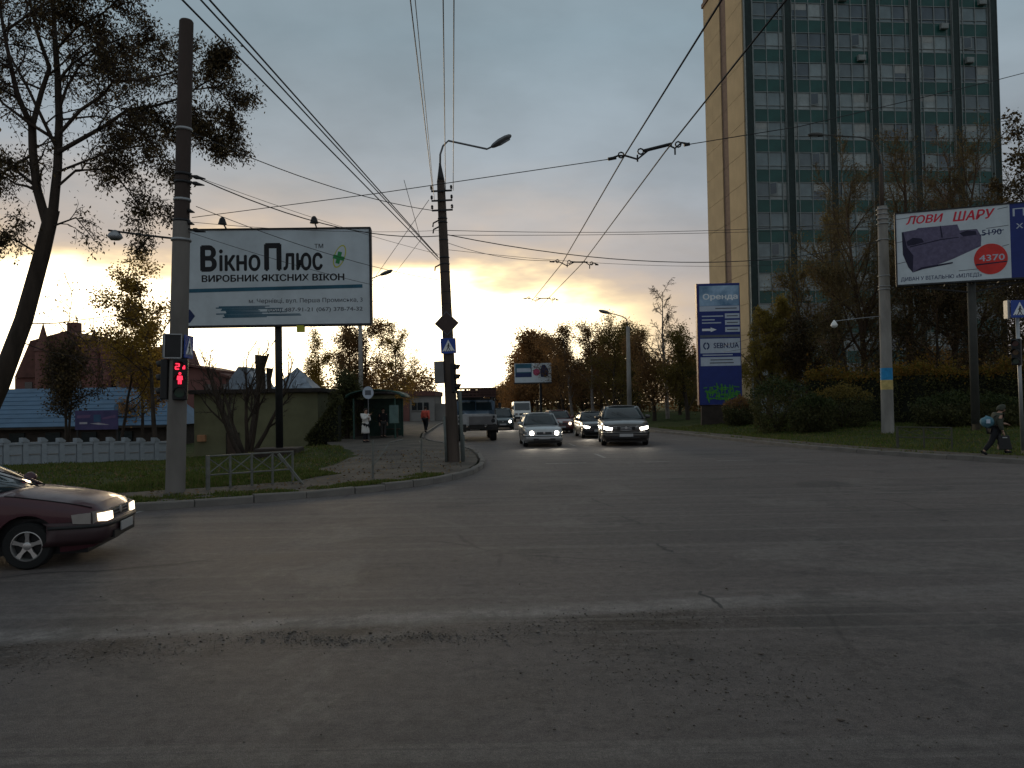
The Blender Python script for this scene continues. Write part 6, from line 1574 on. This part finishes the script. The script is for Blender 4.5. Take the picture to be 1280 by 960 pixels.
def tree(name, label, base, h, tr, prm, seed, leaf=None, nleaf=0, lsize=.09, lasp=.5, bark='bark', twig='twig', rt=.008, min_limb=.03, cat='tree', group=None, stems=1, lean=(0, 0), trunk_frac=.95, t0=.25, droop=.2, spread=.12, fork=0.0, wob=.05, link_it=True, skel=None, lift0=.02):
    T_ = Tree(seed); T_.rt = rt; T_.min_limb = min_limb; g = T_.g
    if skel: 
        for pts, r0, r1, lev, tt in skel:
            pts = [np.array(p) for p in pts]; T_.limb(pts, r0 * (.78 if lev is None else .62), r1 * .7)
            if lev is not None: T_.grow(pts, max(r0 * .55, .035), lev, prm, tt)
    else:
        for s in range(stems):
            d = np.array([lean[0], lean[1], 1.0]) + (np.append(g.normal(size=2) * fork, 0) if stems > 1 else 0)
            pts = wander(np.array([0, 0, -.2]), d, h * trunk_frac * (g.uniform(.8, 1) if stems > 1 else 1), 9, wob, lift0, g)
            T_.limb(pts, tr * (1 if stems == 1 else .7), tr * .12); T_.grow(pts, tr * .8, 0, prm, t0)
    root = thing(name, label, cat, base, 0, group)
    m = MB()
    for pts, rr in T_.limbs: m.tube(pts, rr, 7 if rr[0] > .06 else 5, cap=False)
    m.build('trunk', bark, root, smooth=True, fix=False)
    V, Q, mi = [], [], []; o = 0
    if T_.P0:
        v, q = seg_mesh(np.array(T_.P0), np.array(T_.P1), np.array(T_.A), np.array(T_.B), 3); V.append(v); Q.append(q); mi.append(np.zeros(len(q), int)); o = len(v)
    if leaf and nleaf and T_.ends:
        k = g.integers(0, len(T_.ends), nleaf); f = g.uniform(.2, 1, nleaf) ** .7
        E_ = np.array([np.array(e) for e in T_.ends]); ns = E_.shape[1] - 1
        x = f * ns; i0 = np.minimum(x.astype(int), ns - 1); fr = (x - i0)[:, None]
        C = E_[k, i0] * (1 - fr) + E_[k, i0 + 1] * fr + g.normal(size=(nleaf, 3)) * spread
        v, q = leaf_mesh(C, lsize, lasp, g, droop); V.append(v); Q.append(q + o); mi.append(np.ones(len(q), int))
    me = fast_mesh('crown', np.concatenate(V), np.concatenate(Q), [twig, leaf or twig], np.concatenate(mi))
    link('crown', me, root)
    root['n'] = 0; del root['n']
    return root

# big tree leaning in at the left edge, drawn limb by limb
def big_tree():
    D = 20.6
    b = at(-64, 606, D); zb = tz(b.x, D)
    def S(pts, dd=0.0, d1=None):
        out = []
        for i, (x, y) in enumerate(pts):
            d = D + dd + ((d1 - dd) * i / (len(pts) - 1) if d1 is not None else 0)
            p = at(x, y, d); out.append((p.x - b.x, p.y - D, p.z - zb))
        return out
    sk = [
        (S([(-66, 622), (-30, 545), (0, 480), (30, 400), (52, 320), (66, 262)]), .37, .25, None, 0),
        (S([(66, 268), (72, 210), (74, 150), (72, 95), (68, 40), (66, -30), (60, -120)], 0, .6), .20, .05, 0, .15),
        (S([(60, 285), (46, 235), (41, 190), (40, 155)]), .19, .14, 1, .3),
        (S([(40, 160), (22, 120), (14, 85), (5, 40), (-8, -40)], 0, -.7), .13, .04, 0, .15),
        (S([(40, 160), (52, 115), (62, 85), (48, 45), (38, 5), (36, -70)], 0, .8), .12, .04, 0, .15),
        (S([(73, 190), (105, 172), (130, 158), (160, 137), (195, 132), (228, 122), (255, 104), (280, 92)], 0, .3), .10, .02, 0, .2),
        (S([(245, 112), (270, 108), (288, 130), (292, 165), (284, 185)], .3, .5), .035, .012, 0, .05),
        (S([(225, 124), (248, 140), (262, 165), (268, 188)], .2, 0), .03, .01, 0, .1),
        (S([(255, 100), (272, 78), (285, 62)], .3, .1), .03, .01, 0, .1),
        (S([(76, 165), (100, 138), (130, 118), (140, 103), (175, 100), (212, 92), (240, 70)], 0, -.6), .085, .02, 0, .2),
        (S([(74, 100), (90, 80), (120, 60), (160, 45), (190, 42)], 0, .5), .07, .02, 0, .15),
        (S([(72, 60), (95, 35), (130, 15), (165, -15)], 0, -.5), .06, .02, 0, .15),
        (S([(70, 235), (95, 213), (125, 212), (150, 225), (172, 255), (186, 300)], 0, .4), .06, .015, 0, .15),
        (S([(72, 215), (110, 200), (150, 185), (190, 182), (205, 215)], 0, -.7), .06, .015, 0, .15),
        (S([(41, 230), (10, 205), (-25, 190), (-60, 190)], 0, .5), .08, .02, 0, .1),
        (S([(45, 190), (5, 215), (-40, 240)], 0, -.6), .07, .02, 0, .1),
        (S([(14, 85), (-15, 70), (-55, 55)], -.5, -1), .06, .02, 0, .1),
        (S([(60, 285), (95, 272), (118, 300)], 0, -.4), .05, .012, 1, .2),
        (S([(5, 40), (40, 15), (75, -5), (105, -20)], -.6, -1.2), .06, .02, 0, .1),
        (S([(52, 320), (20, 300), (-20, 290), (-50, 300)], 0, -.5), .05, .015, 0, .15),
        (S([(28, 405), (70, 404), (115, 398), (152, 393)], 0, -.3), .03, .01, 1, .3),
        (S([(20, 425), (60, 440), (110, 448), (150, 450)], 0, .3), .028, .01, 1, .3),
        (S([(74, 150), (120, 145), (165, 160), (205, 150)], 0, .9), .05, .015, 0, .2),
        (S([(72, 95), (110, 95), (150, 78), (200, 60)], 0, 1.0), .05, .015, 0, .2),
    ]
    prm = [(10, .42, 50, .2, -.02, 4), (8, .55, 50, .25, -.06, 4), (7, .6, 50, .3, -.14, 3)]
    tree('leafy_tree', 'large leaning tree with drooping withered leaves at the left edge', (b.x, D, zb), 9, .3, prm, 21, 'leaf_dark', 52000, .092, .42, 'bark', 'twig', .007, .022, skel=sk, droop=.7, spread=.13)
big_tree()

BUSH = [(16, .42, 45, .16, .03, 4), (9, .45, 42, .2, .02, 4), (8, .5, 40, .22, 0, 3)]
BARE = [(24, .40, 42, .13, .05, 4), (12, .46, 38, .17, .03, 4), (11, .5, 36, .2, .02, 3)]
BIRCH = [(22, .27, 38, .12, .0, 4), (8, .5, 40, .2, -.10, 4), (7, .6, 38, .22, -.16, 3)]
def spot(px, Y): p = at(px, 520, Y); return (p.x, Y, tz(p.x, Y) - .05)
def hgt(px, py, Y): p = at(px, py, Y); return p.z - tz(p.x, Y)
# left side
tree('yellow_tree', 'slender tree with sparse yellow leaves behind the left pole', spot(196, 37), hgt(196, 318, 37), .13, BUSH, 31, 'leaf_yellow', 8000, .13, .6, twig='twig_brown', rt=.008, lean=(-.05, 0), spread=.2, t0=.4)
tree('yellow_tree', 'thin tree with golden backlit leaves in front of the spired house', spot(150, 40), hgt(150, 380, 40), .10, BUSH, 32, 'leaf_yellow', 6500, .13, .6, twig='twig_brown', rt=.008, spread=.2, t0=.35)
tree('small_tree', 'low dark spreading tree over the blue roof behind the white fence', spot(84, 38), hgt(84, 425, 38), .13, BUSH, 33, 'leaf_dark', 9000, .12, .55, spread=.2, t0=.45, stems=2, fork=.1)
tree('small_tree', 'dark twiggy tree beside the pink house', spot(178, 44), hgt(178, 420, 44), .12, BUSH, 34, 'leaf_brown', 6000, .12, .55, spread=.2, t0=.35)
tree('multi_stem_tree', 'bare fan-shaped multi-stemmed tree in front of the olive building', spot(308, 36), hgt(308, 418, 36), .17, [(7, .45, 32, .1, .06, 5), (6, .45, 34, .14, .05, 4), (6, .5, 32, .16, .04, 3)], 35, None, 0, rt=.0075, stems=7, fork=.62, t0=.35, lift0=.05, min_limb=.02)
for px, yb, yt, w, Yd, lab in ((326, 500, 444, .25, 52, 'thick lopped tree trunk rising behind the olive building'), (337, 500, 460, .13, 53, 'thin lopped trunk beside the thick one behind the olive building')):
    b_ = at(px, 530, Yd); t_ = thing('lopped_trunk', lab, 'tree trunk', (b_.x, Yd, -1.2))
    hh = at(px, yt, Yd).z + 1.2; m = MB(); m.tube([(0, 0, 0), (.05, 0, hh * .6), (-.03, 0, hh - .35), (0.02, 0, hh)], [w * 1.5, w * 1.2, w * 1.25, w * 1.5], 9); m.build('trunk', 'bark', t_, smooth=True)
    m = MB(); m.tube([(0, 0, hh * .8), (w * 2.2, 0, hh + .1)], [w * .5, w * .3], 6); m.build('branch_stub', 'bark', t_, smooth=True)
gl = ['brown leafed tree left of the kiosk, tallest of the clump behind the billboard', 'brown twiggy tree at the left end of the clump behind the billboard', 'dense russet tree right behind the kiosk roof', 'thin brown tree between billboard post and kiosk', 'low dark tree filling the gap left of the kiosk']
for i, (px, Y, top_, seed, lf) in enumerate(((462, 58, 402, 41, 'leaf_brown'), (398, 62, 425, 42, 'leaf_yellow'), (496, 66, 408, 43, 'leaf_yellow'), (430, 56, 410, 44, 'leaf_brown'), (434, 45.5, 468, 45, 'leaf_hedge'))):
    tree('leafy_tree', gl[i], spot(px, Y), hgt(px, top_, Y), .16, BUSH, seed, lf, 11000, .115, .6, twig='twig_brown', rt=.011, min_limb=.035, group='trees behind the bus stop', spread=.25, t0=.2 if i != 4 else .05)
# far trees on the right side of the road
ft = [(612, 190, 497, 'leaf_orange', BUSH, 'twig_brown', 'bark_warm', 'small round orange tree closing the road end'), (648, 140, 452, 'leaf_orange', BUSH, 'twig_brown', 'bark_warm', 'round orange tree just below left of the distant billboard'), (666, 120, 432, 'leaf_orange', BUSH, 'twig_brown', 'bark_warm', 'round orange tree directly behind the distant billboard'), (624, 170, 488, 'leaf_orange', BUSH, 'twig_brown', 'bark_warm', 'lowest orange tree, furthest left at the end of the road'), (686, 118, 428, 'leaf_orange', BUSH, 'twig_brown', 'bark_warm', 'orange brown tree just right of the distant billboard'), (706, 92, 418, 'leaf_brown', BUSH, 'twig_brown', 'bark', 'wide brown tree at the left edge of the birches'), (752, 90, 412, 'leaf_brown', BUSH, 'twig_brown', 'bark', 'wide brown tree between the birches'), (780, 88, 415, 'leaf_brown', BUSH, 'twig_brown', 'bark', 'wide brown tree behind the leaning street lamp pole'), (640, 150, 468, 'leaf_orange', BUSH, 'twig_brown', 'bark_warm', 'low orange tree at the far end of the road'), (655, 130, 440, 'leaf_orange', BUSH, 'twig_brown', 'bark_warm', 'rusty orange tree left of the distant billboard'), (672, 112, 415, 'leaf_orange', BIRCH, 'twig_brown', 'bark_warm', 'slim orange birch rising above the distant billboard'),
      (700, 100, 440, 'leaf_brown', BUSH, 'twig_brown', 'bark', 'brown tree right of the distant billboard'), (716, 88, 404, 'leaf_brown', BIRCH, 'twig_brown', 'bark_birch', 'tall brown birch with a forked pale trunk by the road'), (742, 84, 402, 'leaf_brown', BIRCH, 'twig_brown', 'bark_birch', 'brown birch left of the leaning street lamp'), (768, 80, 405, 'leaf_olive', BUSH, 'twig_brown', 'bark', 'olive brown tree just left of the leaning street lamp'),
      (800, 78, 408, 'leaf_olive', BUSH, 'twig_olive', 'bark', 'bushy olive tree just right of the leaning street lamp'), (835, 72, 350, None, BIRCH, 'twig', 'bark_birch', 'very tall bare birch left of the blue pylon'), (818, 70, 415, 'leaf_brown', BUSH, 'twig_brown', 'bark', 'dark brown tree at the foot of the tall bare birch'), (860, 66, 412, 'leaf_olive', BUSH, 'twig_olive', 'bark', 'olive tree half behind the blue pylon'), (728, 95, 455, 'leaf_hedge', BUSH, 'twig', 'bark', 'dark low tree under the birches'), (790, 92, 450, 'leaf_hedge', BUSH, 'twig', 'bark', 'dark low tree behind the leaning street lamp'), (850, 84, 455, 'leaf_hedge', BUSH, 'twig', 'bark', 'dark low tree behind the bare birch')]
for i, (px, Y, top_, lf, prm, tw, bk, lab) in enumerate(ft):
    tree('roadside_tree', lab, spot(px, Y), hgt(px, top_, Y), .20, prm, 60 + i, lf, (15000 if lf == 'leaf_orange' else 9000) if lf else 0, .30 if lf == 'leaf_orange' else .15, .6, bk, tw, .013, .05, group='trees along the right of the road', spread=.35 if lf != 'leaf_orange' else .7, t0=(.05 if lf == 'leaf_orange' else .12) if prm is BUSH else .25, droop=.3)
leaf_mat('leaf_willow', [(.17, .13, .03), (.24, .19, .04), (.30, .22, .05), (.14, .11, .03)], .5)
# willow and the trees in front of the tower
tree('willow_tree', 'yellow brown weeping willow between the blue pylon and the tower', spot(962, 58), hgt(962, 385, 58), .28, [(18, .55, 40, .12, .03, 5), (9, .5, 45, .15, -.18, 5), (8, .75, 45, .16, -.32, 5)], 81, 'leaf_willow', 20000, .20, .3, 'bark_warm', 'twig_olive', .011, .05, spread=.12, droop=.9, t0=.15)
tl = [('tall bare brown tree in front of the tower above the sofa billboard', 1185, 52, 172, 'twig_olive', 'leaf_dull'), ('broad bare tree left of the sofa billboard against the tower', 1085, 54, 205, 'twig_olive', 'leaf_dull'), ('bare twiggy tree at the right corner of the tower', 1236, 56, 196, 'twig_brown', 'leaf_dull'), ('thin bare tree in front of the middle of the tower', 1040, 60, 262, 'twig_olive', 'leaf_olive'), ('tall bare tree directly behind the banded pole', 1135, 58, 190, 'twig_olive', 'leaf_dull'), ('lower olive tree behind the hedge below the tower', 1010, 62, 335, 'twig_olive', 'leaf_olive')]
for i, (lab, px, Y, top_, tw, lf) in enumerate(tl):
    tree('bare_tree', lab, spot(px, Y), hgt(px, top_, Y), .26, BARE, 90 + i, lf, 4500, .12, .6, 'bark_warm', tw, .011, .04, group='bare trees in front of the tower', spread=.25, t0=.22, stems=1)
tree('leafy_tree', 'dark leafed tree at the right edge beside the tower', spot(1292, 40), hgt(1290, 186, 40), .2, BUSH, 101, 'leaf_dark', 12000, .17, .6, rt=.009, spread=.2, t0=.3)

for k_, (px, Y, top_, lf, lab) in enumerate(((1060, 54, 330, 'leaf_dull', 'dense brown thicket tree left of the banded pole'), (1125, 53, 315, 'leaf_dull', 'dense brown thicket tree just right of the banded pole'), (1172, 51, 330, 'leaf_dark', 'dark thicket tree under the left half of the sofa billboard'), (1222, 50, 320, 'leaf_dark', 'dark thicket tree behind the sofa billboard post'), (1272, 48, 330, 'leaf_dull', 'dense brown thicket tree at the right picture edge'), (1020, 56, 400, 'leaf_dark', 'low dark tree at the left end of the hedge'))):
    tree('thicket_tree', lab, spot(px, Y), hgt(px, top_, Y), .16, BUSH, 140 + k_, lf, 9500, .15, .55, 'bark', 'twig_brown', .011, .04, group='thicket behind the hedge', spread=.35, t0=.06)


# clipped hedge and round shrubs on the right verge
def leafy_volume(nm, root, pts_in, n, size, mats, split, g):
    C = pts_in(n); v, q = leaf_mesh(C, size, .6, g, 0)
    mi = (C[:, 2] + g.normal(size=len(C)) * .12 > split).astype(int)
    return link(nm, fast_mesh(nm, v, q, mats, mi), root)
def hedge(px0, px1, Y0, Y1, zt, lab, seed, top_tint=.35):
    A = at(px0, 520, Y0); B = at(px1, 520, Y1); d = (B - A); d.z = 0; Lh = d.length; g = np.random.default_rng(seed); zg = min(tz(A.x, Y0), tz(B.x, Y1))
    t = thing('hedge', lab, 'hedge', (A.x, A.y, zg), math.atan2(d.y, d.x), 'clipped hedges on the right verge')
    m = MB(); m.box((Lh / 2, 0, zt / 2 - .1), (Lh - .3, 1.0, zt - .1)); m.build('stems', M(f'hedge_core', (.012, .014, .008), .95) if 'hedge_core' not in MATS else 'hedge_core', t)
    def pts(n):
        x = g.uniform(0, Lh, n); wobt = .20 * np.sin(x * 1.3) + .14 * np.sin(x * 4.7 + 1) + .09 * np.sin(x * 11.3) + g.normal(size=n) * .10
        u = g.uniform(0, 1, n); k = u < .4
        y = np.where(k, g.uniform(-.72, .72, n), np.where(g.uniform(0, 1, n) < .8, -1, 1) * (.62 + .14 * np.sin(x * 2.3 + 2) + .08 * np.sin(x * 7.1) + g.normal(size=n) * .12)); z = np.where(k, zt + wobt, g.uniform(.0, zt, n))
        sh = k & (g.uniform(0, 1, n) < .35); z = z + np.where(sh, g.exponential(.22, n), 0)
        return np.stack([x, y, z], 1)
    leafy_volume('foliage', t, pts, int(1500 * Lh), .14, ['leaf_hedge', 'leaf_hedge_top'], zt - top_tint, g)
hedge(1012, 1130, 50, 46, 2.75, 'long clipped hedge with yellowing top left of the banded pole', 5)
hedge(1118, 1330, 44, 39, 2.75, 'long clipped hedge with orange tinged top behind the walker', 6)
def shrub(px, Y, w, h, lab, seed, mats=('leaf_hedge', 'leaf_green'), n=5200):
    p = at(px, 530, Y); g = np.random.default_rng(seed); t = thing('round_shrub', lab, 'shrub', (p.x, Y, tz(p.x, Y)), 0, 'round shrubs on the right verge')
    m = MB()
    for k in range(6): a = k * 1.05; m.tube([(0, 0, -.05), (math.cos(a) * w * .2, math.sin(a) * w * .2, h * .4), (math.cos(a) * w * .38, math.sin(a) * w * .38, h * .75)], [.05, .03, .012], 5)
    m.build('stem', 'bark', t)
    def pts(n):
        v = g.normal(size=(n, 3)); v /= np.linalg.norm(v, axis=1, keepdims=True); a = np.arctan2(v[:, 1], v[:, 0])
        r = (1 + .12 * np.sin(a * 3 + seed) + .12 * np.sin(v[:, 2] * 6 + a * 2) + .07 * np.sin(a * 9 + v[:, 2] * 11) + np.abs(g.normal(size=n)) * .10 - .04) * np.where(g.uniform(0, 1, n) < .8, 1, g.uniform(.5, 1, n))
        return np.stack([v[:, 0] * r * w / 2, v[:, 1] * r * w / 2, h * .48 + v[:, 2] * r * h * .5], 1)
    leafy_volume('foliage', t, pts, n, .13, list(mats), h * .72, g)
shrub(972, 42.5, 2.6, 2.75, 'larger dark round shrub nearest the blue pylon', 3); shrub(1016, 40, 1.9, 1.8, 'smaller round shrub in front of the hedge', 4); shrub(1052, 42, 2.9, 2.1, 'loose yellow green shrub between the round shrub and the banded pole', 5, ('leaf_hedge', 'leaf_olive')); shrub(1190, 37, 2.7, 1.5, 'low spreading shrub under the sofa billboard', 6); shrub(1240, 36.5, 2.4, 1.4, 'low dark shrub behind the striding walker', 8); shrub(925, 51, 1.8, 1.7, 'straggly brown shrub at the foot of the blue pylon', 7, ('leaf_hedge', 'leaf_brown'))
def dark_hedge():
    g = np.random.default_rng(77); A = at(382, 560, 41); t = thing('hedge', 'black sloping hedge on the bank right of the billboard post', 'hedge', (A.x, 42, -.9), 0)
    Lh = at(425, 560, 42).x - A.x; z0_, z1_ = 1.3, 3.2
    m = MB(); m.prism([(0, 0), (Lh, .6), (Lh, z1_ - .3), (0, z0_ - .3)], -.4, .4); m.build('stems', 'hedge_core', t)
    n = 3500; x = g.uniform(-.1, Lh + .1, n); zt = z0_ + (z1_ - z0_) * x / Lh; z = np.where(g.uniform(0, 1, n) < .4, zt + g.normal(size=n) * .08, zt * g.uniform(0, 1, n)); y = np.where(g.uniform(0, 1, n) < .5, -.5, g.uniform(-.5, .5, n)) + g.normal(size=n) * .05
    v, q = leaf_mesh(np.stack([x, y, z], 1), .13, .6, g, 0); link('foliage', fast_mesh('foliage', v, q, 'leaf_hedge'), t)
dark_hedge()
# wood closing the view behind the first rows of trees
def far_wood():
    g = np.random.default_rng(5); V, Q = [], []; o = 0
    for (x, y, h, w, n) in [(rnd.uniform(-75, -8), rnd.uniform(120, 190), rnd.uniform(6, 11), 5, 1100) for _ in range(26)] + [(rnd.uniform(6, 34), rnd.uniform(100, 150), rnd.uniform(8, 12), 5, 1500) for _ in range(18)] + [(rnd.uniform(30, 75), rnd.uniform(64, 78), rnd.uniform(4, 7), 4, 1500) for _ in range(14)]:
        if -24 < x + .065 * y < 3 and x > -16: x -= 20
        u = g.normal(size=(n, 3)); u /= np.linalg.norm(u, axis=1, keepdims=True); r = g.uniform(.3, 1, n) ** .5
        C = np.stack([x + u[:, 0] * r * w * .6, y + u[:, 1] * r * w * .6, h * .5 + u[:, 2] * r * h * .5], 1) + g.normal(size=(n, 3)) * .4
        v, q = leaf_mesh(C, .5, .5, g, .3); V.append(v); Q.append(q + o); o += len(v)
    tag(link('far_wood', fast_mesh('far_wood', np.concatenate(V), np.concatenate(Q), 'leaf_brown')), 'distant brown autumn wood closing the view behind the street', 'wood', kind='stuff')
far_wood()
